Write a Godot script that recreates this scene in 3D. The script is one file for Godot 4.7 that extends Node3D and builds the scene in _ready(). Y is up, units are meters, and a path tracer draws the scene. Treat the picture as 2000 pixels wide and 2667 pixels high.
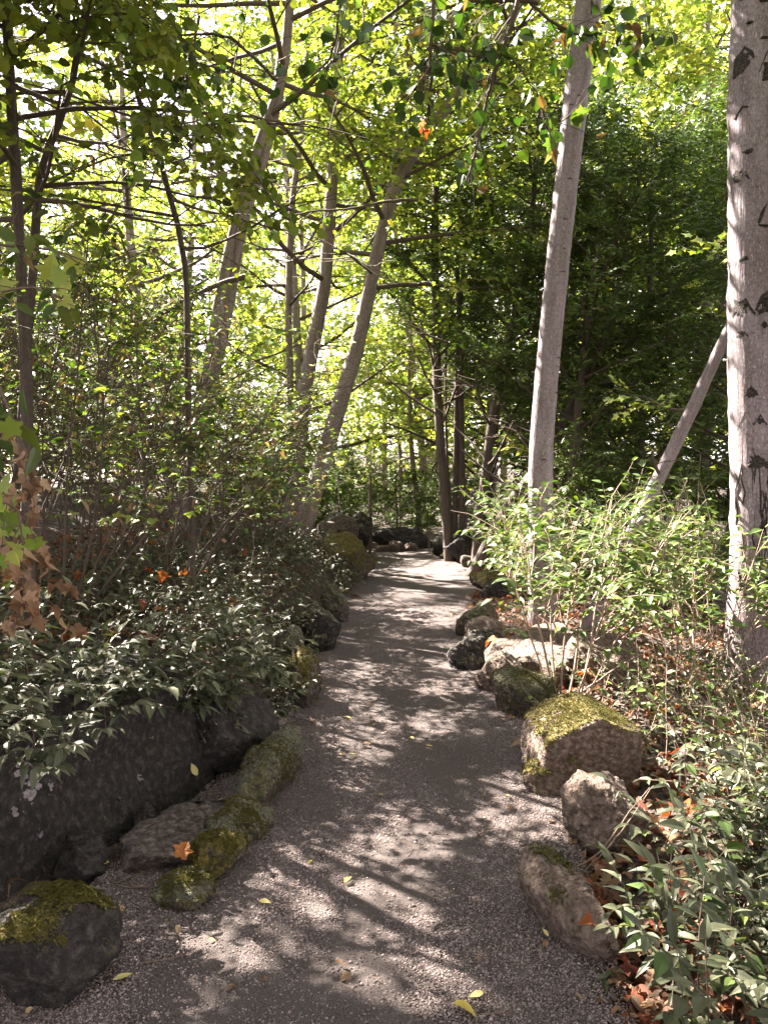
extends Node3D
# A gravel garden path between mossy edging stones, under a backlit maple and alder canopy.

const EYE := Vector3(0, 1.55, 0)
const F := 2093.0                      # focal length in pixels of the 2000 x 2667 photograph
const PITCH := 0.0494                  # the camera looks down by this many radians
var SUN := Vector3(-0.552, 0.669, -0.497).normalized()   # towards the sun

var R := RandomNumberGenerator.new()
var N1 := FastNoiseLite.new()
var N2 := FastNoiseLite.new()
var M := {}          # materials
var L := {}          # leaf meshes: kind -> Array of meshes with baked colours
var S := {}          # sprig meshes: kind -> Array
var holes := []      # sunlit patches on the ground: [x, z, a, b, cos, sin]
var names := {}
var rock_id := 0

# ---------------------------------------------------------------- small helpers
func rf(a: float, b: float) -> float: return R.randf_range(a, b)
func rv(s: float) -> Vector3: return Vector3(rf(-s, s), rf(-s, s), rf(-s, s))
func lin(r: float, g: float, b: float) -> Color: return Color(r, g, b).linear_to_srgb()
func ss(a: float, b: float, x: float) -> float: return smoothstep(a, b, x)

func ray(px: float, py: float) -> Vector3:
	return Basis(Vector3.RIGHT, -PITCH) * Vector3((px - 1000.0) / F, (1333.5 - py) / F, -1.0)
func at(px: float, py: float, d: float) -> Vector3:            # the point seen there at depth d
	var r := ray(px, py)
	return EYE + r * (d / -r.z)
func on(px: float, py: float, h := 0.0) -> Vector3:            # the point seen there on the level h
	var r := ray(px, py)
	return EYE + r * ((h - EYE.y) / r.y)
func pix(p: Vector3) -> Vector3:                                # pixel and depth of a point
	var c := Basis(Vector3.RIGHT, PITCH) * (p - EYE)
	if c.z > -0.05: return Vector3(-9999, -9999, -1)
	return Vector3(1000.0 + F * c.x / -c.z, 1333.5 - F * c.y / -c.z, -c.z)

const EDGE_Z := [0.0, 1.5, 2.3, 3.0, 4.0, 5.0, 6.5, 8.0, 9.5, 11.6, 14.0, 16.0, 18.0, 20.0, 24.0]
const EDGE_L := [-1.3, -1.3, -1.15, -1.0, -0.75, -0.55, -0.66, -0.68, -0.52, -0.36, -0.36, -0.5, -0.3, 0.6, 3.0]
const EDGE_R := [0.6, 0.6, 0.62, 0.68, 0.86, 0.95, 0.90, 0.80, 0.95, 1.35, 1.35, 1.3, 2.2, 3.4, 6.0]
func edge(t: Array, d: float) -> float:
	if d <= EDGE_Z[0]: return t[0]
	for i in range(1, EDGE_Z.size()):
		if d <= EDGE_Z[i]:
			return lerpf(t[i - 1], t[i], (d - EDGE_Z[i - 1]) / (EDGE_Z[i] - EDGE_Z[i - 1]))
	return t[t.size() - 1]
func gh(x: float, z: float) -> float:                           # height of the ground
	var d := -z
	var l: float = edge(EDGE_L, d)
	var r: float = edge(EDGE_R, d)
	var n := N1.get_noise_2d(x * 0.6, z * 0.6)
	if x < l:
		var q := l - x
		if d > 17.0: q *= maxf(0.0, 1.0 - (d - 17.0) / 5.0)
		var start := 0.12 if d > 4.4 else 0.5
		return 0.5 * ss(start, start + 0.5, q) + 0.2 * clampf(q - 0.3, 0.0, 4.0) + n * 0.1 * ss(0.0, 1.0, q) - 0.03
	if x > r:
		var q := x - r
		return 0.06 * ss(0.1, 0.6, q) - 0.10 * clampf(q - 0.8, 0.0, 5.0) + n * 0.1 * ss(0.0, 1.0, q) - 0.03
	return -0.03

func numbered(called: String) -> String:
	if not names.has(called):
		names[called] = 0
		return called
	names[called] += 1
	return "%s_%03d" % [called, names[called]]
func thing(called: String, label: String, category: String, where: Vector3, group := "") -> Node3D:
	var o := Node3D.new()
	o.name = numbered(called)
	o.position = where
	add_child(o)
	tag(o, label, category, group)
	return o
func tag(o: Node, label: String, category: String, group := "") -> void:
	o.set_meta("label", label)
	o.set_meta("category", category)
	if group: o.set_meta("group", group)
func part(called: String, mesh: Mesh, mat: Material, parent: Node) -> MeshInstance3D:
	var o := MeshInstance3D.new()
	o.name = called
	o.mesh = mesh
	if mat: o.material_override = mat
	parent.add_child(o, true)
	return o
func scatter(called: String, mesh: Mesh, mat: Material, xs: Array, cs: PackedColorArray, parent: Node) -> void:
	if xs.is_empty(): return
	var mm := MultiMesh.new()
	mm.transform_format = MultiMesh.TRANSFORM_3D
	mm.use_colors = true
	mm.mesh = mesh
	mm.instance_count = xs.size()
	for i in xs.size():
		mm.set_instance_transform(i, xs[i])
		mm.set_instance_color(i, cs[i])
	var o := MultiMeshInstance3D.new()
	o.name = called
	o.multimesh = mm
	o.material_override = mat
	o.set_meta("kind", "stuff")
	parent.add_child(o, true)

# ---------------------------------------------------------------- mesh building
class MB:
	var v := PackedVector3Array()
	var n := PackedVector3Array()
	var c := PackedColorArray()
	var u := PackedVector2Array()
	var i := PackedInt32Array()
	func vert(p: Vector3, nn: Vector3, col := Color.WHITE, uv := Vector2.ZERO) -> int:
		v.append(p)
		n.append(nn)
		c.append(col)
		u.append(uv)
		return v.size() - 1
	func tri(a: int, b: int, d: int) -> void:
		var g := (v[d] - v[a]).cross(v[b] - v[a])
		i.append(a)
		if g.dot(n[a] + n[b] + n[d]) >= 0.0:
			i.append(b)
			i.append(d)
		else:
			i.append(d)
			i.append(b)
	func quad(a: int, b: int, d: int, e: int) -> void:
		tri(a, b, d)
		tri(a, d, e)
	func mesh(mat: Material = null) -> ArrayMesh:
		var m := ArrayMesh.new()
		if v.is_empty(): return m
		var a := []
		a.resize(Mesh.ARRAY_MAX)
		a[Mesh.ARRAY_VERTEX] = v
		a[Mesh.ARRAY_NORMAL] = n
		a[Mesh.ARRAY_COLOR] = c
		a[Mesh.ARRAY_TEX_UV] = u
		a[Mesh.ARRAY_INDEX] = i
		m.add_surface_from_arrays(Mesh.PRIMITIVE_TRIANGLES, a)
		if mat: m.surface_set_material(0, mat)
		return m
	func smooth() -> void:
		for k in n.size(): n[k] = Vector3.ZERO
		for k in range(0, i.size(), 3):
			var g := (v[i[k + 2]] - v[i[k]]).cross(v[i[k + 1]] - v[i[k]])
			n[i[k]] += g
			n[i[k + 1]] += g
			n[i[k + 2]] += g
		for k in n.size(): n[k] = n[k].normalized()

func tube(mb: MB, pts: PackedVector3Array, rad: PackedFloat32Array, sides: int, col := Color.WHITE, vscale := 1.0, lump := 0.0) -> void:
	var k := pts.size()
	if k < 2: return
	var side := (pts[1] - pts[0]).normalized().cross(Vector3(0.31, 0.17, 0.93)).normalized()
	var prev := -1
	var along := 0.0
	var cols := sides + 1
	for a in k:
		var t := (pts[mini(a + 1, k - 1)] - pts[maxi(a - 1, 0)]).normalized()
		side = (side - t * side.dot(t)).normalized()
		var other := t.cross(side)
		if a > 0: along += pts[a].distance_to(pts[a - 1])
		var first := mb.v.size()
		for s in cols:
			var th := TAU * (s % sides) / sides
			var o := side * cos(th) + other * sin(th)
			var rr := rad[a]
			if lump > 0.0:
				var q := pts[a] + o * rr
				rr *= 1.0 + lump * N2.get_noise_3d(q.x * 9.0, q.y * 5.0, q.z * 9.0)
			mb.vert(pts[a] + o * rr, o, col, Vector2(float(s) / sides, along * vscale))
		if prev >= 0:
			for s in sides:
				mb.quad(prev + s, prev + s + 1, first + s + 1, first + s)
		prev = first
	if rad[k - 1] > 0.004:
		var tip := mb.vert(pts[k - 1], (pts[k - 1] - pts[k - 2]).normalized(), col)
		for s in sides: mb.tri(prev + s, prev + s + 1, tip)

func bend(p: Vector3, d: Vector3, length: float, k: int, wob: float, rise: float) -> PackedVector3Array:
	var out := PackedVector3Array([p])
	var dir := d.normalized()
	for a in k:
		dir = (dir + rv(wob) + Vector3(0, rise / k, 0)).normalized()
		p += dir * (length / k)
		out.append(p)
	return out
func taper(r0: float, r1: float, k: int) -> PackedFloat32Array:
	var out := PackedFloat32Array()
	for a in k + 1: out.append(lerpf(r0, r1, float(a) / k))
	return out

# half outlines of leaves: x along the leaf, z half its width, both for length 1
const OUT := {
	"ovate": [[0, 0], [0.12, 0.14], [0.36, 0.25], [0.62, 0.2], [0.84, 0.085], [1, 0]],
	"lance": [[0, 0], [0.2, 0.1], [0.45, 0.15], [0.75, 0.09], [1, 0]],
	"round": [[0, 0], [0.1, 0.25], [0.38, 0.42], [0.7, 0.33], [0.9, 0.12], [1, 0]],
	"ovate_low": [[0, 0], [0.33, 0.24], [0.7, 0.16], [1, 0]],
	"lance_low": [[0, 0], [0.4, 0.12], [1, 0]],
	"round_low": [[0, 0], [0.25, 0.36], [0.68, 0.33], [1, 0]],
}
const MAPLE := [[0, 0], [-0.1, 0.16], [-0.06, 0.36], [0.13, 0.3], [0.2, 0.36], [0.36, 0.58], [0.42, 0.42], [0.46, 0.24], [0.62, 0.27], [0.72, 0.2], [1, 0]]
const MAPLE_LOW := [[0, 0], [-0.1, 0.3], [0.15, 0.25], [0.38, 0.55], [0.48, 0.22], [1, 0]]
func leaf(mb: MB, x: Transform3D, kind: String, size: float, col: Color, fold := 0.25, droop := 0.25, curl := 0.0) -> void:
	var first := mb.v.size()
	if kind.begins_with("maple"):
		var o: Array = MAPLE_LOW if kind == "maple_low" else MAPLE
		var mid := mb.vert(x * Vector3(0.3 * size, 0, 0), x.basis.y, col, Vector2(0.3, 0.5))
		for s in [-1.0, 1.0]:
			var last := -1
			for q in o:
				var r2: float = (q[0] - 0.3) * (q[0] - 0.3) + q[1] * q[1]
				var h: float = absf(q[1]) * fold - droop * r2 + curl * q[1] * q[0]
				var k := mb.vert(x * (Vector3(q[0], h, q[1] * s) * size), x.basis.y, col, Vector2(q[0], 0.5 + q[1] * s))
				if last >= 0: mb.tri(mid, last, k)
				last = k
	else:
		var o: Array = OUT[kind]
		for s in [-1.0, 1.0]:
			var pm := -1
			var pe := -1
			for q in o:
				var t: float = q[0]
				var w: float = q[1]
				var y := -droop * t * t
				var m := mb.vert(x * (Vector3(t, y, 0) * size), x.basis.y, col, Vector2(t, 0.5))
				var e := m
				if w > 0.0: e = mb.vert(x * (Vector3(t, y + w * fold + curl * w * (t - 0.5) * s, w * s) * size), x.basis.y, col, Vector2(t, 0.5 + w * s))
				if pm >= 0:
					if pe == pm: mb.tri(pm, m, e)
					elif e == m: mb.tri(pm, m, pe)
					else: mb.quad(pm, m, e, pe)
				pm = m
				pe = e
	for k in range(first, mb.v.size()): mb.n[k] = x.basis.y.normalized()
func frame(fwd: Vector3, up: Vector3, o := Vector3.ZERO) -> Transform3D:     # x along fwd, y as near up as can be
	var x := fwd.normalized()
	var z := x.cross(up)
	if z.length() < 0.01: z = x.cross(Vector3(0.3, 0.2, 0.9))
	z = z.normalized()
	return Transform3D(Basis(x, z.cross(x), z), o)

func finish_leaves(mb: MB) -> void:
	# normals from the folded faces
	var up := mb.n.duplicate()
	mb.smooth()
	for k in mb.n.size():
		if mb.n[k].length() < 0.5: mb.n[k] = up[k]

func make_leaf_set(kind: String, cols: Array, each: int) -> void:
	L[kind] = []
	var base := kind.split(":")[0]
	var dry := 1.0 if kind == "maple:dry" or kind == "maple:orange" or kind == "ovate:dry" else 0.0
	for c in cols:
		for e in each:
			var mb := MB.new()
			var k := rf(0.85, 1.15)
			leaf(mb, Transform3D.IDENTITY, base, 1.0, Color(c.r * k, c.g * k, c.b * k), rf(0.1, 0.45) + dry * rf(0.2, 0.6), rf(0.1, 0.45) + dry * rf(0.3, 0.9), rf(-0.4, 0.4) + dry * rf(-1.2, 1.2))
			finish_leaves(mb)
			L[kind].append(mb.mesh())

func vary(c: Color, a: float) -> Color:
	var k := rf(1.0 - a, 1.0 + a)
	return Color(c.r * k * rf(0.9, 1.1), c.g * k, c.b * k * rf(0.85, 1.15))

func make_sprig(kind: String, leafkind: String, n: int, length: float, size: float, droop: float, spread: float, flat: float, cols: Array, variants: int, twig_r := 0.0025) -> void:
	# a twig with n leaves, along +x; y is up
	S[kind] = []
	for vv in variants:
		var mb := MB.new()
		var pts := bend(Vector3.ZERO, Vector3(1, 0.1, 0), length, 4, 0.16, -droop)
		tube(mb, pts, taper(twig_r, twig_r * 0.4, 4), 3, Color(0.05, 0.035, 0.025))
		var lb := MB.new()
		for k in n:
			var t := (k + rf(0.3, 1.0)) / n
			var f := t * 4.0
			var a := mini(int(f), 3)
			var p := pts[a].lerp(pts[a + 1], f - a)
			var dir := (pts[a + 1] - pts[a]).normalized()
			var sd := 1.0 if k % 2 else -1.0
			var side := Vector3(0, 0, sd)
			var fwd := (dir * rf(0.3, 0.9) + side * spread * rf(0.6, 1.2) + Vector3(0, rf(-0.9, 0.1) * droop - 0.1, 0) + rv(0.25)).normalized()
			if k == n - 1: fwd = (dir + rv(0.2)).normalized()
			var up := (Vector3.UP * flat + rv(1.0 - flat * 0.6)).normalized()
			var sz := size * rf(0.7, 1.2)
			var stalk := sz * (0.5 if leafkind.begins_with("maple") or leafkind.begins_with("round") else 0.12)
			if stalk > 0.02: tube(mb, PackedVector3Array([p, p + fwd * stalk]), taper(0.0012, 0.001, 1), 3, Color(0.12, 0.1, 0.04))
			leaf(lb, frame(fwd, up, p + fwd * stalk), leafkind, sz, vary(cols[R.randi() % cols.size()], 0.25), rf(0.0, 0.4), rf(0.05, 0.4), rf(-0.3, 0.3))
		finish_leaves(lb)
		var off := mb.v.size()
		mb.v.append_array(lb.v)
		mb.n.append_array(lb.n)
		mb.c.append_array(lb.c)
		mb.u.append_array(lb.u)
		for q in lb.i: mb.i.append(q + off)
		S[kind].append(mb.mesh())

# ---------------------------------------------------------------- sun patches
func patch(px: float, py: float, rx: float, ry: float, h := 0.0) -> void:
	var c := on(px, py, h)
	var ex := on(px + rx, py, h) - c
	var ez := on(px, py - ry, h) - c
	var g := c - SUN * (c.y / SUN.y)
	holes.append([g.x, g.z, maxf(0.05, ex.length()), maxf(0.06, ez.length())])
func in_hole(p: Vector3, grow := 0.0) -> bool:
	var g := p - SUN * (p.y / SUN.y)
	if g.x < -3.5 or g.x > 4.0 or g.z > 0.0 or g.z < -18.5: return false
	for q in holes:
		var dx: float = (g.x - q[0]) / (q[2] + grow)
		var dz: float = (g.z - q[1]) / (q[3] + grow)
		if dx * dx + dz * dz < 1.0: return true
	return false
func corridor(p: Vector3) -> bool:                     # kept free above the path
	var d := -p.z
	if d < -1.0 or d > 17.0 or p.y > 2.6: return false
	return p.x > edge(EDGE_L, d) - 0.05 and p.x < edge(EDGE_R, d) + 0.05

# ---------------------------------------------------------------- trees
# o: t0 n1 len1 el1 rise1 n2 len2 per sprig scale tint tvar bark hole
func grow(root: Node3D, base: Vector3, pts: PackedVector3Array, rad: PackedFloat32Array, o: Dictionary) -> void:
	var mb := MB.new()
	var apart: bool = o.get("apart", false)
	var kinds: Array = S[o.sprig]
	var xs := []
	var cs := []
	for k in kinds:
		xs.append([])
		cs.append(PackedColorArray())
	var total := 0.0
	for a in pts.size() - 1: total += pts[a].distance_to(pts[a + 1])
	var az := rf(0, TAU)
	var n1: int = o.n1
	var tint: Color = o.get("tint", Color.WHITE)
	var tv: float = o.get("tvar", 0.3)
	for b in n1:
		var t: float = lerpf(o.t0, 0.99, (b + rf(0, 0.9)) / n1)
		var want := t * total
		var a := 0
		while a < pts.size() - 2 and want > pts[a].distance_to(pts[a + 1]):
			want -= pts[a].distance_to(pts[a + 1])
			a += 1
		var f := clampf(want / pts[a].distance_to(pts[a + 1]), 0, 1)
		var p := pts[a].lerp(pts[a + 1], f)
		var r := lerpf(rad[a], rad[a + 1], f)
		az += 2.4 + rf(-0.5, 0.5)
		var el: float = o.el1 + rf(-0.25, 0.25)
		var d1 := Vector3(cos(az) * cos(el), sin(el), sin(az) * cos(el))
		var shape: float = (1.0 - 0.55 * (t - o.t0) / (1.0 - o.t0)) * rf(0.7, 1.15)
		var l1: float = o.len1 * shape
		var r1: float = minf(r * 0.6, 0.012 + l1 * 0.011) * o.get("slim", 1.0)
		var bp := bend(p, d1, l1, 5, 0.17, o.rise1)
		if o.get("bare", false) == false or rf(0, 1) < 0.6: tube(mb, bp, taper(r1, r1 * 0.35, 5), 5)
		var n2: int = o.n2
		for c in n2:
			var t2 := 0.2 + 0.8 * (c + rf(0, 0.9)) / n2
			var f2 := t2 * 5.0
			var a2 := mini(int(f2), 4)
			var p2 := bp[a2].lerp(bp[a2 + 1], f2 - a2)
			var pd := (bp[a2 + 1] - bp[a2]).normalized()
			var sidev := pd.cross(Vector3.UP).normalized() * (1.0 if c % 2 else -1.0)
			var d2 := (pd * rf(0.3, 0.9) + sidev * rf(0.4, 1.0) + Vector3(0, rf(-0.35, 0.45), 0)).normalized()
			var l2: float = o.len2 * rf(0.6, 1.2) * (1.2 - 0.5 * t2)
			var tp := bend(p2, d2, l2, 3, 0.22, o.get("rise2", -0.1))
			if corridor(tp[3]): continue
			tube(mb, tp, taper(maxf(0.004, r1 * 0.35), 0.0025, 3), 3)
			var per: int = o.per
			for s in per:
				var t3 := (s + rf(0.2, 1.0)) / per
				var f3 := t3 * 3.0
				var a3 := mini(int(f3), 2)
				var p3 := tp[a3].lerp(tp[a3 + 1], f3 - a3)
				if corridor(p3): continue
				if o.has("clear") and p3.z < 0.3:
					var q := pix(p3)
					if q.z > 0.0 and q.z < o.clear and q.x > -230 and q.x < 2230 and q.y > -230: continue
				var d3 := (tp[a3 + 1] - tp[a3]).normalized()
				d3 = (d3 + rv(0.8) * (0.3 + t3)).normalized()
				d3.y = clampf(d3.y, -0.6, 0.5)
				var x := frame(d3, Vector3.UP + rv(0.35), p3 - base)
				var sc: float = o.scale * rf(0.75, 1.25)
				if o.get("hole", true) and p3.y > 1.2 and (in_hole(p3, 0.1) or in_hole(p3 + d3 * 0.22 * sc, 0.12) or in_hole(p3 + d3 * 0.46 * sc, 0.11)): continue
				x.basis = x.basis.scaled(Vector3(sc, sc, sc))
				var w := R.randi() % kinds.size()
				xs[w].append(x)
				var k := rf(1.0 - tv, 1.0 + tv)
				var yel: float = rf(0.0, o.get("yellow", 0.2))
				cs[w].append(Color(tint.r * k * (1.0 + yel * 1.5), tint.g * k * (1.0 + yel * 0.25), tint.b * k))
		if apart:
			for k in mb.v.size(): mb.v[k] -= base
			part("limb", mb.mesh(), o.get("limb_mat", M.twig), root)
			mb = MB.new()
	if not apart:
		for k in mb.v.size(): mb.v[k] -= base
		part("limbs", mb.mesh(), o.get("limb_mat", M.twig), root).set_meta("kind", "stuff")
	for w in kinds.size():
		scatter("crown", kinds[w], M[o.get("leaf_mat", "leaf")], xs[w], cs[w], root)

func trunk_px(list: Array, d0: float, d1: float, top_up := 0.0) -> Array:
	# polyline from pixels (bottom to top) at depths d0..d1, its foot taken down to the ground
	var pts := PackedVector3Array()
	var rad := PackedFloat32Array()
	for k in list.size():
		var q: Array = list[k]
		var d := lerpf(d0, d1, float(k) / (list.size() - 1))
		pts.append(at(q[0], q[1], d))
		rad.append(q[2] * 0.5 * d / F)
	var low := pts[0]
	var dir := (pts[0] - pts[1]).normalized()
	var g := gh(low.x, low.z)
	if low.y > g:
		var foot := low + dir * ((low.y - g + 0.05) / maxf(0.25, -dir.y))
		foot.y = gh(foot.x, foot.z) - 0.08
		pts.insert(0, low.lerp(foot, 0.7))
		rad.insert(0, rad[0] * 1.06)
		pts.insert(0, foot)
		rad.insert(0, rad[0] * 1.35)
	if top_up > 0.0:
		var e := pts[pts.size() - 1]
		var ud := (e - pts[pts.size() - 2]).normalized()
		ud = (ud + Vector3(0, 0.6, 0)).normalized()
		var r := rad[rad.size() - 1]
		for k in 4:
			pts.append(e + ud * top_up * (k + 1) / 4.0)
			rad.append(lerpf(r, 0.02, (k + 1) / 4.0))
	return [pts, rad]
func refine(pts: PackedVector3Array, rad: PackedFloat32Array, step: float) -> Array:
	var op := PackedVector3Array()
	var orr := PackedFloat32Array()
	var k := pts.size()
	for a in k - 1:
		var n := maxi(1, int(ceil(pts[a].distance_to(pts[a + 1]) / step)))
		for b in n:
			var t := float(b) / n
			op.append(pts[a].cubic_interpolate(pts[a + 1], pts[maxi(a - 1, 0)], pts[mini(a + 2, k - 1)], t))
			orr.append(lerpf(rad[a], rad[a + 1], t))
	op.append(pts[k - 1])
	orr.append(rad[k - 1])
	return [op, orr]
func trunk(root: Node3D, base: Vector3, tr: Array, mat: Material, sides := 12, step := 0.25, lump := 0.12) -> Array:
	var fine := refine(tr[0], tr[1], step)
	var mb := MB.new()
	tube(mb, fine[0], fine[1], sides, Color.WHITE, 1.0, lump)
	for k in mb.v.size(): mb.v[k] -= base
	part("trunk", mb.mesh(), mat, root)
	return fine
func tree(called: String, label: String, group: String, tr: Array, bark: Material, o: Dictionary, sides := 12, step := 0.25, lump := 0.12) -> Node3D:
	var base: Vector3 = tr[0][0]
	base.y = gh(base.x, base.z)
	var root := thing(called, label, "tree", base, group)
	var fine := trunk(root, base, tr, bark, sides, step, lump)
	o.limb_mat = o.get("limb_mat", M.twig)
	o.apart = group == ""
	if not o.is_empty() and o.has("sprig"): grow(root, base, fine[0], fine[1], o)
	return root
func straight(x: float, z: float, h: float, r: float, lean := 0.06) -> Array:
	var p := Vector3(x, gh(x, z) - 0.1, z)
	var pts := PackedVector3Array([p])
	var dir := (Vector3.UP + Vector3(rf(-lean, lean), 0, rf(-lean, lean))).normalized()
	for k in 6:
		dir = (dir + Vector3(rf(-lean, lean), 0.1, rf(-lean, lean))).normalized()
		p += dir * h / 6.0
		pts.append(p)
	return [pts, taper(r, 0.02, 6)]

# ---------------------------------------------------------------- rocks
func rock_r(d: Vector3, q: Dictionary) -> float:
	var s: Vector3 = q.size
	var r := 1.0 / pow(pow(absf(d.x) / s.x, 2.6) + pow(absf(d.y) / s.y, 2.6) + pow(absf(d.z) / s.z, 2.6), 1.0 / 2.6)
	for c in q.cuts:
		var k: float = d.dot(c[0])
		if k > 0.05:
			var lim: float = c[1] / k
			var hh := clampf(0.5 + 0.5 * (lim - r) / (0.05 * lim), 0.0, 1.0)
			r = lerpf(lim, r, hh) - 0.05 * lim * hh * (1.0 - hh)
	var p := d * r + Vector3(q.id * 7.3, q.id * 3.1, 0)
	var m: float = q.mean
	var k2: float = q.rough
	r += k2 * m * 0.2 * N1.get_noise_3d(p.x * 1.3 / m, p.y * 1.3 / m, p.z * 1.3 / m) + k2 * m * 0.05 * N1.get_noise_3d(p.x * 5.0 / m, p.y * 5.0 / m, p.z * 5.0 / m)
	r += 0.007 * N2.get_noise_3d(p.x * 26.0, p.y * 26.0, p.z * 26.0) + 0.003 * N2.get_noise_3d(p.x * 90.0, p.y * 90.0, p.z * 90.0)
	return r
# o: yaw tilt n moss(threshold, 9 = none) mossmat cuts tufts lichen lift
func rock(called: String, label: String, group: String, where: Vector3, size: Vector3, o: Dictionary) -> Node3D:
	rock_id += 1
	var q := {"size": size, "id": rock_id, "mean": (size.x + size.y + size.z) / 3.0, "cuts": [], "rough": o.get("rough", 0.75)}
	for k in o.get("cuts", 10):
		var d := (rv(1.0) + Vector3(0, 0.15, 0)).normalized()
		var ext := Vector3(d.x * size.x, d.y * size.y, d.z * size.z).length()
		q.cuts.append([d, ext * rf(0.62, 0.95)])
	for c in o.get("planes", []): q.cuts.append([c[0].normalized(), c[1]])
	var root := thing(called, label, "rock" if called.contains("rock") or called.contains("stone") else "boulder", where, group)
	root.rotation = Vector3(o.get("tilt", 0.0), o.get("yaw", 0.0), o.get("roll", 0.0))
	var n: int = o.get("n", 13)
	var mb := MB.new()
	var moss := MB.new()
	var dirs := [[Vector3.RIGHT, Vector3.UP], [Vector3.LEFT, Vector3.UP], [Vector3.UP, Vector3.BACK], [Vector3.DOWN, Vector3.BACK], [Vector3.BACK, Vector3.UP], [Vector3.FORWARD, Vector3.UP]]
	var thr: float = o.get("moss", 9.0)
	var spots := []
	var turn := root.transform.basis
	for f in dirs:
		var w: Vector3 = f[0].cross(f[1])
		var first := mb.v.size()
		for a in n + 1:
			for b in n + 1:
				var x := tan((float(a) / n - 0.5) * PI / 2)
				var y := tan((float(b) / n - 0.5) * PI / 2)
				var d: Vector3 = (f[0] + f[1] * x + w * y).normalized()
				mb.vert(d * rock_r(d, q), d)
		for a in n:
			for b in n:
				var k := first + a * (n + 1) + b
				mb.quad(k, k + 1, k + n + 2, k + n + 1)
		# analytic normals, so that seams between the six patches stay smooth
		for k in range(first, mb.v.size()):
			var d := mb.v[k].normalized()
			var t1 := d.cross(Vector3(0.3, 0.8, 0.5)).normalized()
			var t2 := d.cross(t1)
			var e := 0.035
			var p0 := mb.v[k]
			var d1 := (d + t1 * e).normalized()
			var d2 := (d + t2 * e).normalized()
			var nn := (d1 * rock_r(d1, q) - p0).cross(d2 * rock_r(d2, q) - p0).normalized()
			mb.n[k] = nn if nn.dot(d) > 0 else -nn
		if thr < 5.0:
			var from := mb.i.size() - n * n * 6
			for k in range(from, mb.i.size(), 3):
				var cpos := (mb.v[mb.i[k]] + mb.v[mb.i[k + 1]] + mb.v[mb.i[k + 2]]) / 3.0
				var nn := (mb.n[mb.i[k]] + mb.n[mb.i[k + 1]] + mb.n[mb.i[k + 2]]).normalized()
				var wn := turn * nn
				var mask := wn.y + 0.85 * N1.get_noise_3d(cpos.x * 4.5 + q.id * 5.0, cpos.y * 4.5, cpos.z * 4.5) + 0.5 * N1.get_noise_3d(cpos.x * 19.0, cpos.y * 19.0 + q.id, cpos.z * 19.0)
				if mask > thr:
					var ids := []
					for j in 3:
						var vi := mb.i[k + j]
						var nv := mb.v[vi] + mb.n[vi] * (0.005 + 0.004 * N2.get_noise_3d(mb.v[vi].x * 60.0, mb.v[vi].y * 60.0, mb.v[vi].z * 60.0))
						ids.append(moss.vert(nv, mb.n[vi]))
					moss.tri(ids[0], ids[1], ids[2])
					spots.append([cpos, nn])
	part("stone", mb.mesh(), o.get("mat", M.rock), root)
	if not moss.v.is_empty():
		part("moss", moss.mesh(), o.get("mossmat", M.moss), root).set_meta("kind", "stuff")
		var many: int = o.get("tufts", 0)
		if many > 0:
			var xs := []
			var cs := PackedColorArray()
			for k in many:
				var s: Array = spots[R.randi() % spots.size()]
				var nn: Vector3 = (s[1] + rv(0.35)).normalized()
				var d: Vector3 = (s[0] + rv(0.022)).normalized()
				var x := frame(nn, Vector3(0.2, 0.3, 0.9), d * (rock_r(d, q) + 0.007))
				var sc := rf(0.35, 0.9)
				x.basis = x.basis.scaled(Vector3(sc, sc, sc))
				xs.append(x)
				cs.append(vary(Color(1, 1, 1), 0.35))
			scatter("moss", S.tuft[0], M.mosstuft, xs, cs, root)
	for li in o.get("lichen", []):
		var lm := MB.new()
		var d0: Vector3 = (turn.inverse() * (li[0] - where)).normalized()
		var t1 := d0.cross(Vector3.UP).normalized()
		var t2 := t1.cross(d0)
		for lobe in 11:
			var off: Vector2 = Vector2.from_angle(rf(0, TAU)) * li[1] * sqrt(rf(0, 1)) * (0.8 if lobe < 7 else 1.5)
			var lobe_r: float = li[1] * (rf(0.3, 0.55) if lobe < 7 else rf(0.08, 0.2))
			var ids := []
			var c0: Vector3 = (d0 + t1 * off.x + t2 * off.y * 1.5).normalized()
			var mid := lm.vert(c0 * (rock_r(c0, q) + 0.005), c0)
			for g in 2:
				for k in 16:
					var th := TAU * k / 16.0
					var rr := lobe_r * (0.6 if g == 0 else rf(0.85, 1.2))
					var d: Vector3 = (c0 + t1 * cos(th) * rr + t2 * sin(th) * rr).normalized()
					ids.append(lm.vert(d * (rock_r(d, q) + (0.005 if g == 0 else -0.002)), d))
			for k in 16:
				lm.tri(mid, ids[k], ids[(k + 1) % 16])
				lm.quad(ids[k], ids[(k + 1) % 16], ids[16 + (k + 1) % 16], ids[16 + k])
		part("lichen", lm.mesh(), M.lichen, root)
	return root
func rock_px(label: String, group: String, px: float, base_y: float, w: float, h: float, deep: float, o := {}) -> Node3D:
	# w, h, deep in metres; base_y is where its front foot meets the ground
	var foot := on(px, base_y)
	var c := foot + Vector3(0, 0, -deep * 0.42)
	c.y = h * 0.5 - 0.5 * h * 0.25 + o.get("lift", 0.0)
	return rock(o.get("name", "edging_rock"), label, group, c, Vector3(w * 0.54, h * 0.66, deep * 0.54), o)

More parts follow.
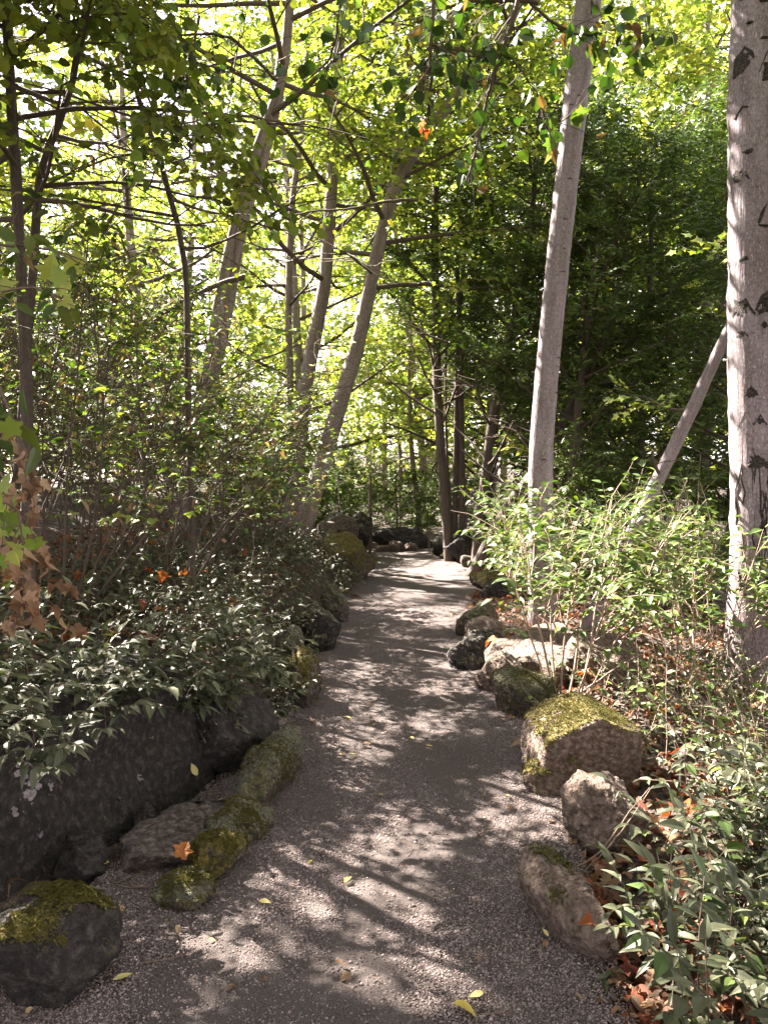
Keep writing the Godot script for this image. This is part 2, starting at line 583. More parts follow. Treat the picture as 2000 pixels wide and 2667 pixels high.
# ---------------------------------------------------------------- plants with leaves of their own
class Plant:
	var stems := []          # [pts, rad]
	var leaves := []         # [Transform3D, kind]
func plant(called: String, label: String, category: String, group: String, base: Vector3, p: Plant, most: int, stem_mat: Material, leaf_mat := "leaf", stems_apart := 0) -> Node3D:
	var root := thing(called, label, category, base, group)
	var mb := MB.new()
	for k in p.stems.size():
		var s: Array = p.stems[k]
		var one := mb
		if k < stems_apart: one = MB.new()
		tube(one, s[0], s[1], 5 if s[1][0] > 0.006 else 3)
		if k < stems_apart:
			for j in one.v.size(): one.v[j] -= base
			part("stem", one.mesh(), stem_mat, root)
	for k in mb.v.size(): mb.v[k] -= base
	if not mb.v.is_empty(): part("twigs", mb.mesh(), stem_mat, root).set_meta("kind", "stuff")
	var order := []
	for k in p.leaves.size():
		var w: Vector3 = p.leaves[k][0].origin
		var q := pix(w)
		var key := w.distance_to(EYE)
		if q.z < 0.1 or q.x < -40 or q.x > 2040 or q.y < -40 or q.y > 2710: key += 100.0
		order.append([key, k])
	order.sort_custom(func(a, b): return a[0] < b[0])
	var rest := {}
	for j in order.size():
		var lf: Array = p.leaves[order[j][1]]
		var x: Transform3D = lf[0]
		x.origin -= base
		var vset: Array = L[lf[1]]
		var pick := R.randi() % vset.size()
		if j < most and order[j][0] < 50.0:
			var o := part("leaf", vset[pick], M[leaf_mat], root)
			o.transform = x
		else:
			if not rest.has(lf[1] + str(pick)): rest[lf[1] + str(pick)] = [vset[pick], [], PackedColorArray()]
			rest[lf[1] + str(pick)][1].append(x)
			rest[lf[1] + str(pick)][2].append(Color.WHITE)
	for k in rest: scatter("foliage", rest[k][0], M[leaf_mat], rest[k][1], rest[k][2], root)
	return root
func put_leaf(p: Plant, kind: String, pos: Vector3, fwd: Vector3, up: Vector3, size: float) -> void:
	var x := frame(fwd, up, pos)
	x.basis = x.basis.scaled(Vector3(size, size, size * rf(0.85, 1.15)))
	p.leaves.append([x, kind])
# low evergreen cover: arching stems with two ranks of leaves
func cover(p: Plant, c: Vector3, rx: float, rz: float, n: int, lean: Vector3, kinds: Array, size: float, length: float, per := 9) -> void:
	for k in n:
		var a := rf(0, TAU)
		var r := sqrt(rf(0, 1))
		var x := c.x + cos(a) * r * rx
		var z := c.z + sin(a) * r * rz
		var g := Vector3(x, gh(x, z) + c.y, z)
		var d := (Vector3.UP * rf(0.5, 1.0) + lean * rf(0.3, 1.2) + rv(0.35)).normalized()
		var ln := length * rf(0.6, 1.25)
		var pts := bend(g, d, ln, 4, 0.12, -0.5)
		if corridor(pts[4]) and pts[4].x > edge(EDGE_L, -pts[4].z) + 0.12 and pts[4].x < edge(EDGE_R, -pts[4].z) - 0.12: continue
		p.stems.append([pts, taper(0.0028, 0.0014, 4)])
		for j in per:
			var t := 0.3 + 0.7 * (j + rf(0.2, 0.9)) / per
			var f := t * 4.0
			var q := mini(int(f), 3)
			var pos := pts[q].lerp(pts[q + 1], f - q)
			var dir := (pts[q + 1] - pts[q]).normalized()
			var sd := dir.cross(Vector3.UP).normalized() * (1.0 if j % 2 else -1.0)
			var fwd := (dir * rf(0.3, 0.9) + sd * rf(0.5, 1.0) + lean * 0.3 + Vector3(0, rf(-0.6, 0.15), 0) + rv(0.2)).normalized()
			if j == per - 1: fwd = (dir + rv(0.3)).normalized()
			put_leaf(p, kinds[R.randi() % kinds.size()], pos, fwd, Vector3.UP + rv(0.45), size * rf(0.4, 1.3))
# upright shrub: stems that fork, leaves in pairs near the tips
func bushy(p: Plant, base: Vector3, h: float, spread: float, nstem: int, ntwig: int, kinds: Array, size: float, pairs: int, lean := Vector3.ZERO, bare := 0.0, low := 0.3) -> void:
	for s in nstem:
		var az := TAU * (s + rf(-0.3, 0.3)) / nstem
		var root := base + Vector3(cos(az), 0, sin(az)) * 0.12 * spread
		root.y = gh(root.x, root.z) + base.y - gh(base.x, base.z) - 0.03
		var d := (Vector3.UP + Vector3(cos(az), 0, sin(az)) * spread * rf(0.4, 1.1) / h + lean + rv(0.1)).normalized()
		var ln := h * rf(0.7, 1.1)
		var pts := bend(root, d, ln, 6, 0.1, -0.15)
		p.stems.append([pts, taper(rf(0.006, 0.011), 0.003, 6)])
		for t in ntwig:
			var tt := low + (1.0 - low) * (t + rf(0, 0.9)) / ntwig
			var f := tt * 6.0
			var a := mini(int(f), 5)
			var pos := pts[a].lerp(pts[a + 1], f - a)
			var pd := (pts[a + 1] - pts[a]).normalized()
			var dd := (pd * 0.6 + Vector3(rf(-1, 1), rf(-0.2, 0.5), rf(-1, 1)) * 0.9 + lean * 0.5).normalized()
			var tl := spread * rf(0.25, 0.6)
			var tp := bend(pos, dd, tl, 3, 0.18, -0.25)
			p.stems.append([tp, taper(0.0035, 0.0016, 3)])
			if rf(0, 1) < bare: continue
			for j in pairs:
				var t3 := 0.25 + 0.75 * (j + 1.0) / pairs
				var f3 := t3 * 3.0
				var a3 := mini(int(f3), 2)
				var lp := tp[a3].lerp(tp[a3 + 1], f3 - a3)
				var ld := (tp[a3 + 1] - tp[a3]).normalized()
				if corridor(lp) and absf(lp.x - 0.1) < 0.6: continue
				if lp.y > 0.8 and lp.x < 0.5 and rf(0, 1) < 0.8 and in_hole(lp, 0.03): continue
				var sv := ld.cross(Vector3.UP).normalized()
				for sg in [-1.0, 1.0]:
					if rf(0, 1) < 0.12: continue
					var fwd: Vector3 = (ld * rf(0.2, 0.8) + sv * sg * rf(0.5, 1.0) + Vector3(0, rf(-0.5, 0.1), 0) + rv(0.15)).normalized()
					put_leaf(p, kinds[R.randi() % kinds.size()], lp + fwd * 0.012, fwd, Vector3.UP + rv(0.4), size * rf(0.6, 1.2))
# a limb drawn from points, with twigs and hanging leaves
func spray(p: Plant, pts: PackedVector3Array, r0: float, ntwig: int, tl: float, kinds: Array, size: float, per: int, hang := 0.6, from := 0.15) -> void:
	var rd := taper(r0, r0 * 0.35, pts.size() - 1)
	var fine := refine(pts, rd, 0.06)
	for k in fine[0].size(): fine[0][k] += rv(0.004)
	p.stems.append([fine[0], fine[1]])
	var n: int = fine[0].size()
	for t in ntwig:
		var a := int(lerpf(from, 0.98, (t + rf(0, 0.9)) / ntwig) * (n - 2))
		var pd: Vector3 = (fine[0][a + 1] - fine[0][a]).normalized()
		var d := (pd * 0.7 + rv(0.9) + Vector3(0, -0.15, 0)).normalized()
		var tp := bend(fine[0][a], d, tl * rf(0.5, 1.2), 3, 0.25, -hang * 0.5)
		p.stems.append([tp, taper(maxf(0.002, r0 * 0.3), 0.0014, 3)])
		for j in per:
			var f := (0.2 + 0.8 * (j + rf(0.2, 1)) / per) * 3.0
			var q := mini(int(f), 2)
			var lp := tp[q].lerp(tp[q + 1], f - q)
			if rf(0, 1) < 0.5 and in_hole(lp, 0.03): continue
			var fwd := (rv(0.8) + Vector3(0, -hang, 0)).normalized()
			put_leaf(p, kinds[R.randi() % kinds.size()], lp + fwd * 0.015, fwd, rv(1.0) + Vector3(0, 0.4, 0.5), size * rf(0.65, 1.2))

# ---------------------------------------------------------------- materials
func noise_tex(seed_: int, freq: float, ramp: Array, size := 512, normal := false, strength := 4.0, fractal := 5) -> NoiseTexture2D:
	var n := FastNoiseLite.new()
	n.seed = seed_
	n.noise_type = FastNoiseLite.TYPE_SIMPLEX_SMOOTH
	n.frequency = freq
	n.fractal_octaves = fractal
	n.fractal_gain = 0.62
	var t := NoiseTexture2D.new()
	t.noise = n
	t.width = size
	t.height = size
	t.seamless = true
	t.as_normal_map = normal
	t.bump_strength = strength
	if not ramp.is_empty():
		var g := Gradient.new()
		var off := PackedFloat32Array()
		var col := PackedColorArray()
		for r in ramp:
			off.append(r[0])
			col.append(r[1])
		g.offsets = off
		g.colors = col
		t.color_ramp = g
	return t
func mat(called: String, rough: float, tint := Color.WHITE) -> StandardMaterial3D:
	var m := StandardMaterial3D.new()
	m.resource_name = called
	m.roughness = rough
	m.albedo_color = tint
	return m
func leaf_mat(called: String, rough: float, back: Color) -> StandardMaterial3D:
	var m := mat(called, rough)
	m.vertex_color_use_as_albedo = true
	m.backlight_enabled = true
	m.backlight = back
	m.metallic_specular = 0.42
	m.cull_mode = BaseMaterial3D.CULL_DISABLED
	return m
func stone_mat(called: String, seed_: int, a: Color, b: Color, c: Color, scale: float, bump := 1.6) -> StandardMaterial3D:
	var m := mat(called, 0.95)
	m.albedo_texture = noise_tex(seed_, 0.016, [[0.22, a], [0.42, b.lerp(a, 0.3)], [0.56, b], [0.74, c]])
	m.heightmap_enabled = true
	m.heightmap_texture = noise_tex(seed_ + 9, 0.03, [])
	m.heightmap_scale = bump
	m.uv1_triplanar = true
	m.uv1_scale = Vector3(scale, scale, scale)
	return m
func bark_image(seed_: int, base: Color, dark: Color, pale: Color, rough_low: float, w := 256, h := 1024, foot := 0.0) -> ImageTexture:
	# u round the trunk, v up it (4 m): smooth grey bark with lenticels, flecks and faint bands
	var im := Image.create(w, h, false, Image.FORMAT_RGB8)
	var n := FastNoiseLite.new()
	n.seed = seed_
	n.fractal_octaves = 4
	n.frequency = 1.0
	for y in h:
		for x in w:
			var th := TAU * x / w
			var cx := cos(th)
			var cy := sin(th)
			var v := float(y) / h * 4.0 * maxf(1.0, foot)
			var big := n.get_noise_3d(cx * 1.2, cy * 1.2, v * 2.0)
			var fine := n.get_noise_3d(cx * 9.0, cy * 9.0, v * 30.0)
			var band := n.get_noise_3d(cx * 2.5 + 20.0, cy * 2.5, v * 55.0)
			var fleck := n.get_noise_3d(cx * 14.0 - 9.0, cy * 14.0, v * 26.0)
			var c := base.lerp(dark, clampf(0.25 + big * 0.5 + fine * 0.35, 0.0, 0.75) * rough_low)
			if foot > 0.0:
				var f := n.get_noise_3d(cx * 5.0, cy * 5.0, v * 3.0) + n.get_noise_3d(cx * 16.0, cy * 16.0, v * 5.0)
				var old := clampf((1.45 + f * 1.3 - v) / 0.9, 0.0, 1.0) * clampf(0.75 + fine * 1.2, 0.0, 1.0)
				c = c.lerp(dark.lerp(base, clampf(0.25 + fine * 0.5 + n.get_noise_3d(cx * 22.0, cy * 22.0, v * 4.0) * 0.7, 0.0, 0.6)), old)
			if band > 0.27: c = c.lerp(dark, 0.4)
			if fleck > 0.36: c = c.lerp(pale, 0.75)
			if fleck < -0.38: c = c.lerp(dark, 0.6)
			im.set_pixel(x, y, c)
	return ImageTexture.create_from_image(im)
func bark_mat(called: String, tex: Texture2D, bump: float, freq := 0.02, seed_ := 3, stretch := 0.25) -> StandardMaterial3D:
	var m := mat(called, 0.85)
	m.albedo_texture = tex
	m.uv1_scale = Vector3(1, 0.25, 1)
	m.heightmap_enabled = true
	m.heightmap_texture = tex if bump < 0 else noise_tex(seed_, freq, [], 512)
	m.heightmap_scale = absf(bump)
	return m

func make_materials() -> void:
	M.leaf = leaf_mat("leaf", 0.5, Color(0.72, 0.78, 0.5))
	M.thin = leaf_mat("thin_leaf", 0.55, Color(0.98, 1.0, 0.7))
	M.glossy = leaf_mat("glossy_leaf", 0.48, Color(0.5, 0.58, 0.3))
	M.dry = leaf_mat("dry_leaf", 0.75, Color(0.75, 0.68, 0.56))
	M.twig = mat("twig_bark", 0.9, lin(0.075, 0.055, 0.042))
	M.stem = mat("stem_bark", 0.8, lin(0.11, 0.075, 0.055))
	M.palestem = mat("pale_stem", 0.75, lin(0.26, 0.19, 0.14))
	M.rock = stone_mat("grey_stone", 11, lin(0.03, 0.022, 0.018), lin(0.09, 0.07, 0.056), lin(0.18, 0.146, 0.122), 2.8, 1.8)
	M.darkrock = stone_mat("dark_stone", 21, lin(0.009, 0.007, 0.006), lin(0.023, 0.019, 0.0165), lin(0.065, 0.056, 0.05), 2.4, 2.4)
	M.brownrock = stone_mat("brown_stone", 31, lin(0.055, 0.038, 0.028), lin(0.13, 0.095, 0.074), lin(0.21, 0.16, 0.129), 3.0, 1.8)
	M.moss = stone_mat("olive_moss", 51, lin(0.018, 0.017, 0.006), lin(0.05, 0.048, 0.011), lin(0.115, 0.105, 0.024), 3.0, 3.5)
	M.moss.rim_enabled = true
	M.moss.rim = 0.4
	M.yellowmoss = stone_mat("yellow_moss", 61, lin(0.035, 0.028, 0.008), lin(0.115, 0.09, 0.018), lin(0.22, 0.18, 0.04), 3.0, 3.5)
	M.mosstuft = leaf_mat("moss_tuft", 0.9, Color(0.6, 0.6, 0.3))
	M.lichen = stone_mat("lichen", 71, lin(0.2, 0.17, 0.175), lin(0.33, 0.29, 0.3), lin(0.45, 0.41, 0.42), 4.0, 2.0)
	M.soil = stone_mat("soil", 81, lin(0.03, 0.022, 0.016), lin(0.065, 0.047, 0.036), lin(0.13, 0.095, 0.07), 0.9, 5.0)
	M.soil.uv1_world_triplanar = true
	M.gravel = stone_mat("gravel_bed", 91, lin(0.09, 0.075, 0.068), lin(0.21, 0.178, 0.16), lin(0.36, 0.31, 0.28), 2.6, 2.2)
	M.gravel.albedo_texture = noise_tex(92, 0.06, [[0.2, lin(0.055, 0.043, 0.043)], [0.5, lin(0.14, 0.113, 0.104)], [0.8, lin(0.265, 0.22, 0.204)]], 1024)
	M.gravel.heightmap_texture = noise_tex(93, 0.09, [], 1024, false, 4.0, 3)
	M.gravel.uv1_world_triplanar = true
	M.pebble = mat("pebble", 0.9)
	M.pebble.vertex_color_use_as_albedo = true
	M.alder = bark_mat("pale_alder_bark", bark_image(5, lin(0.255, 0.215, 0.24), lin(0.09, 0.068, 0.066), lin(0.42, 0.38, 0.39), 1.0), 0.5, 0.03, 3)
	M.footbark = bark_mat("scarred_alder_bark", bark_image(15, lin(0.25, 0.21, 0.235), lin(0.08, 0.06, 0.057), lin(0.42, 0.38, 0.39), 1.0, 512, 2048, 3.0), 0.6, 0.03, 3)
	M.footbark.uv1_scale = Vector3(1, 1.0 / 12.0, 1)
	M.greybark = bark_mat("grey_bark", bark_image(6, lin(0.22, 0.18, 0.16), lin(0.08, 0.062, 0.052), lin(0.34, 0.3, 0.275), 1.0, 128, 512), 1.0, 0.03, 4)
	M.darkbark = bark_mat("dark_bark", bark_image(7, lin(0.12, 0.09, 0.075), lin(0.04, 0.03, 0.024), lin(0.19, 0.15, 0.13), 1.0, 128, 512), 1.5, 0.03, 8)
	M.scar = stone_mat("bark_scar", 101, lin(0.015, 0.012, 0.01), lin(0.045, 0.034, 0.028), lin(0.12, 0.095, 0.085), 6.0, 2.0)
	M.wood = mat("grey_wood", 0.9, lin(0.1, 0.075, 0.055))
	M.pipe = mat("dark_pipe", 0.55, lin(0.04, 0.036, 0.034))
	M.whitecap = mat("white_cap", 0.5, lin(0.7, 0.68, 0.66))
	M.lampmetal = mat("bronze_paint", 0.5, lin(0.12, 0.09, 0.065))

func make_leaves() -> void:
	var maple_leaf := [Color(0.27, 0.34, 0.08), Color(0.21, 0.29, 0.068), Color(0.33, 0.36, 0.09), Color(0.15, 0.23, 0.052)]
	var green := [Color(0.07, 0.115, 0.03), Color(0.05, 0.085, 0.022), Color(0.095, 0.14, 0.036)]
	make_leaf_set("ovate:shrub", green + [Color(0.12, 0.15, 0.03)], 2)
	make_leaf_set("lance:cover", [Color(0.058, 0.068, 0.036), Color(0.075, 0.085, 0.046), Color(0.045, 0.054, 0.029), Color(0.1, 0.106, 0.06)], 2)
	make_leaf_set("ovate:cover", [Color(0.06, 0.069, 0.037), Color(0.08, 0.088, 0.048), Color(0.11, 0.115, 0.065)], 2)
	make_leaf_set("lance:red", [Color(0.3, 0.06, 0.025), Color(0.22, 0.07, 0.03)], 1)
	make_leaf_set("round:tree", [Color(0.045, 0.085, 0.018), Color(0.06, 0.115, 0.02), Color(0.035, 0.065, 0.015), Color(0.09, 0.14, 0.025)], 2)
	make_leaf_set("maple:green", maple_leaf, 2)
	make_leaf_set("maple:yellow", [Color(0.36, 0.28, 0.04), Color(0.28, 0.26, 0.05)], 2)
	make_leaf_set("maple:dry", [Color(0.26, 0.165, 0.1), Color(0.18, 0.105, 0.062), Color(0.32, 0.22, 0.14)], 2)
	make_leaf_set("maple:orange", [Color(0.27, 0.075, 0.024), Color(0.2, 0.045, 0.018), Color(0.3, 0.115, 0.03)], 2)
	make_leaf_set("ovate:dry", [Color(0.22, 0.125, 0.07), Color(0.16, 0.085, 0.048), Color(0.33, 0.24, 0.14)], 2)
	make_leaf_set("ovate:yellow", [Color(0.5, 0.4, 0.1), Color(0.55, 0.48, 0.2)], 2)
	make_sprig("maple_far", "maple_low", 9, 0.5, 0.13, 0.25, 0.9, 0.75, maple_leaf, 3)
	make_sprig("maple", "maple_low", 9, 0.42, 0.1, 0.25, 0.9, 0.8, maple_leaf, 3)
	make_sprig("round", "round_low", 11, 0.36, 0.06, 0.5, 0.8, 0.5, [Color(0.12, 0.18, 0.03), Color(0.17, 0.24, 0.04), Color(0.09, 0.14, 0.026)], 3)
	make_sprig("laurel", "lance_low", 15, 0.32, 0.105, 0.2, 0.9, 0.35, [Color(0.075, 0.12, 0.032), Color(0.055, 0.09, 0.024), Color(0.1, 0.15, 0.04)], 4)
	make_sprig("ovate", "ovate_low", 12, 0.3, 0.065, 0.35, 0.9, 0.7, [Color(0.07, 0.12, 0.025), Color(0.05, 0.09, 0.02), Color(0.1, 0.15, 0.03)], 3)
	make_sprig("tangle", "ovate_low", 5, 0.34, 0.04, 0.3, 0.9, 0.5, [Color(0.07, 0.1, 0.025), Color(0.1, 0.13, 0.03), Color(0.2, 0.1, 0.05), Color(0.16, 0.16, 0.04)], 4, 0.002)
	var tb := MB.new()
	for k in 8:
		var a := TAU * k / 8.0
		var d := Vector3(1, cos(a) * 0.7, sin(a) * 0.7).normalized()
		var s := d.cross(Vector3.RIGHT).normalized() * 0.0022
		var c := vary(Color(0.095, 0.085, 0.018), 0.35)
		tb.tri(tb.vert(s, d.cross(s).normalized(), c), tb.vert(-s, d.cross(s).normalized(), c), tb.vert(d * rf(0.008, 0.014), d.cross(s).normalized(), c))
	S.tuft = [tb.mesh()]

# ---------------------------------------------------------------- setting
func make_ground() -> void:
	var xs := []
	var zs := []
	var a := -70.0
	while a < 70.0:
		xs.append(a)
		a += 0.14 if absf(a) < 3.5 else (0.5 if absf(a) < 9.0 else 4.0)
	var b := 22.0
	while b > -90.0:
		zs.append(b)
		b -= 0.16 if b < -1.0 and b > -19.0 else (1.0 if b > -26.0 else 5.0)
	var mb := MB.new()
	for z in zs:
		for x in xs:
			var y := gh(x, z) + 0.03 * N1.get_noise_2d(x * 4.0, z * 4.0)
			if z < -30.0: y += (-30.0 - z) * 0.06
			mb.vert(Vector3(x, y, z), Vector3.UP)
	var w := xs.size()
	for r in zs.size() - 1:
		for c in w - 1: mb.quad(r * w + c, r * w + c + 1, (r + 1) * w + c + 1, (r + 1) * w + c)
	mb.smooth()
	var g := part("ground", mb.mesh(), M.soil, self)
	g.set_meta("kind", "structure")
	tag(g, "dark soil of the planting beds and the wood floor", "ground")

	# the gravel path, a slightly uneven sheet that follows its edges
	var pb := MB.new()
	var d := -3.0
	var rows := 0
	var nc := 26
	while d < 24.0:
		var l: float = edge(EDGE_L, d) - 0.16 + 0.1 * N1.get_noise_1d(d * 2.0)
		var r: float = edge(EDGE_R, d) + 0.16 + 0.1 * N1.get_noise_1d(d * 2.0 + 50.0)
		for k in nc + 1:
			var x := lerpf(l, r, float(k) / nc)
			var y := 0.018 * N1.get_noise_2d(x * 1.6, d * 1.6)
			var e := minf(k, nc - k) / 2.0
			if e < 1.0: y -= 0.06 * (1.0 - e)
			pb.vert(Vector3(x, y, -d), Vector3.UP)
		rows += 1
		d += 0.07
	for r in rows - 1:
		for k in nc: pb.quad(r * (nc + 1) + k, r * (nc + 1) + k + 1, (r + 1) * (nc + 1) + k + 1, (r + 1) * (nc + 1) + k)
	pb.smooth()
	var path := part("path", pb.mesh(), M.gravel, self)
	path.set_meta("kind", "structure")
	tag(path, "winding path of fine pinkish grey gravel between mossy stones", "path")
	# loose gravel
	for vv in 3:
		var st := MB.new()
		var sp := [Vector3(1, 0, 0), Vector3(-1, 0, 0), Vector3(0, 0.6, 0), Vector3(0, -0.6, 0), Vector3(0, 0, 0.8), Vector3(0, 0, -0.8)]
		for q in 6: st.vert(sp[q] * rf(0.7, 1.25) + rv(0.2), sp[q].normalized())
		for t in [[0, 2, 4], [2, 1, 4], [1, 3, 4], [3, 0, 4], [2, 0, 5], [1, 2, 5], [3, 1, 5], [0, 3, 5]]: st.tri(t[0], t[1], t[2])
		var xf := []
		var cs := PackedColorArray()
		for k in 76000:
			var dd := 1.9 + 8.0 * pow(rf(0, 1), 1.9)
			var l: float = edge(EDGE_L, dd) - 0.1
			var r: float = edge(EDGE_R, dd) + 0.1
			var x := rf(l, r)
			var wear := N1.get_noise_2d(x * 2.2 + 30.0, dd * 0.9)
			var m := 1.0 - absf((x - (l + r) * 0.5) / ((r - l) * 0.5))
			if rf(0, 1) < ss(0.15, 0.7, m) * ss(-0.25, 0.25, wear) * 0.85: continue
			var s := rf(0.0026, 0.0056)
			if rf(0, 1) < 0.03: s *= 1.7
			var y := 0.018 * N1.get_noise_2d(x * 1.6, dd * 1.6)
			var bs := Basis(Vector3.UP, rf(0, TAU)) * Basis(Vector3.RIGHT, rf(-0.5, 0.5))
			xf.append(Transform3D(bs.scaled(Vector3(s, s, s)), Vector3(x, y + s * 0.25, -dd)))
			var c := rf(0.05, 0.25)
			if rf(0, 1) < 0.06: c = rf(0.24, 0.34)
			cs.append(Color(c * rf(1.06, 1.22), c * rf(0.87, 0.94), c * rf(0.8, 0.9)))
		scatter("gravel", st.mesh(), M.pebble, xf, cs, path)

func make_litter() -> void:
	# dead leaves lying in the beds, past counting
	var root := Node3D.new()
	root.name = "leaf_litter"
	add_child(root)
	root.set_meta("kind", "stuff")
	tag(root, "brown and rust dead leaves lying in the planting beds", "leaf litter")
	var kinds := ["maple:dry", "maple:orange", "ovate:dry"]
	for k in kinds:
		var sets: Array = L[k]
		for vv in sets.size():
			var xf := []
			var cs := PackedColorArray()
			for q in 420 if k == "maple:orange" else 900:
				var d := 2.2 + 12.0 * pow(rf(0, 1), 1.5)
				var right := rf(0, 1) < 0.6
				var x: float = edge(EDGE_R, d) + 0.08 + 3.0 * pow(rf(0, 1), 1.4) if right else edge(EDGE_L, d) - 0.35 - 2.2 * rf(0, 1)
				var y := gh(x, -d) + rf(0.01, 0.06)
				var t := frame(Vector3(rf(-1, 1), rf(-0.35, 0.35), rf(-1, 1)), Vector3.UP + rv(0.5), Vector3(x, y, -d))
				var s := rf(0.035, 0.075)
				t.basis = t.basis.scaled(Vector3(s, s, s))
				xf.append(t)
				var c := rf(0.45, 1.0)
				cs.append(Color(c, c * rf(0.8, 1.0), c * rf(0.8, 1.0)))
			scatter("leaves", sets[vv], M.dry, xf, cs, root)

func make_patches() -> void:
	for q in [[1380, 2110, 125, 62], [1300, 2050, 60, 30], [1080, 2180, 85, 36], [600, 2330, 75, 45], [715, 2275, 100, 32], [795, 2240, 45, 36], [905, 2285, 75, 36], [945, 1972, 70, 24], [850, 1915, 55, 28], [1120, 1880, 55, 24], [905, 1740, 62, 32], [830, 1775, 55, 14], [1130, 1800, 40, 14], [1060, 2580, 95, 60], [1190, 2545, 80, 55], [1260, 2640, 60, 26], [360, 2620, 60, 36], [240, 2600, 30, 50], [1130, 1475, 75, 16], [1010, 1462, 60, 8], [1170, 1500, 60, 10], [1085, 1547, 60, 9], [955, 1578, 55, 12], [1130, 1588, 70, 9], [1000, 1432, 70, 7], [1160, 1617, 60, 11], [1090, 1690, 40, 8], [560, 2190, 60, 40]]:
		patch(q[0], q[1], q[2], q[3])
	patch(1500, 1870, 120, 65, 0.4)
	patch(1580, 1915, 90, 45, 0.38)
	patch(1470, 1690, 140, 36, 0.3)
	patch(1580, 1690, 60, 24, 0.3)
	patch(1700, 2240, 150, 110, 0.3)
	patch(1840, 2330, 170, 130, 0.35)
	patch(1660, 2450, 110, 80, 0.2)
	patch(1900, 2540, 120, 80, 0.3)
	patch(1780, 2080, 80, 60, 0.35)
	patch(1510, 2380, 45, 40, 0.18)
	patch(640, 1690, 110, 70, 0.75)
	patch(700, 1560, 90, 50, 0.7)
	patch(420, 1660, 60, 40, 0.8)
	patch(1380, 1500, 90, 90, 0.7)
	patch(1600, 1400, 150, 80, 1.0)
	patch(1820, 1400, 90, 90, 1.0)
	patch(1850, 1720, 110, 80, 0.5)
	patch(200, 1450, 90, 80, 1.1)
	patch(300, 2480, 40, 50, 0.2)
	patch(580, 2180, 35, 30, 0.15)

func _ready() -> void:
	R.seed = 20240611
	N1.seed = 7
	N1.frequency = 1.0
	N1.fractal_octaves = 3
	N2.seed = 19
	N2.frequency = 1.0
	N2.fractal_octaves = 2
	# ---- camera
	var cam := Camera3D.new()
	cam.name = "camera"
	cam.fov = 65.0
	cam.near = 0.05
	cam.far = 400.0
	cam.position = EYE
	cam.rotation = Vector3(-PITCH, 0, 0)
	add_child(cam)
	cam.current = true
	# ---- sky, exposure and sun
	var we := WorldEnvironment.new()
	we.name = "world"
	var env := Environment.new()
	env.background_mode = Environment.BG_SKY
	var sm := ProceduralSkyMaterial.new()
	sm.sky_top_color = Color(0.85, 0.83, 0.90)
	sm.sky_horizon_color = Color(1.0, 0.95, 0.94)
	sm.sky_curve = 0.2
	sm.ground_horizon_color = Color(0.6, 0.6, 0.58)
	sm.ground_bottom_color = Color(0.25, 0.22, 0.2)
	sm.sky_energy_multiplier = 0.62
	env.sky = Sky.new()
	env.sky.sky_material = sm
	env.tonemap_mode = Environment.TONE_MAPPER_LINEAR
	env.tonemap_exposure = 14.5
	env.sdfgi_enabled = true
	env.ssao_enabled = true
	env.ssil_enabled = true
	we.environment = env
	add_child(we)
	var sun := DirectionalLight3D.new()
	sun.name = "sun"
	sun.light_color = Color(1.0, 0.95, 0.9)
	sun.light_energy = 1.6
	sun.light_angular_distance = 0.5
	sun.shadow_enabled = true
	add_child(sun)
	sun.look_at_from_position(SUN * 50.0, Vector3.ZERO)

	make_materials()
	make_leaves()
	make_patches()
	make_ground()
	make_trees()
	make_rocks()
	make_plants()
	make_litter()
	make_small()

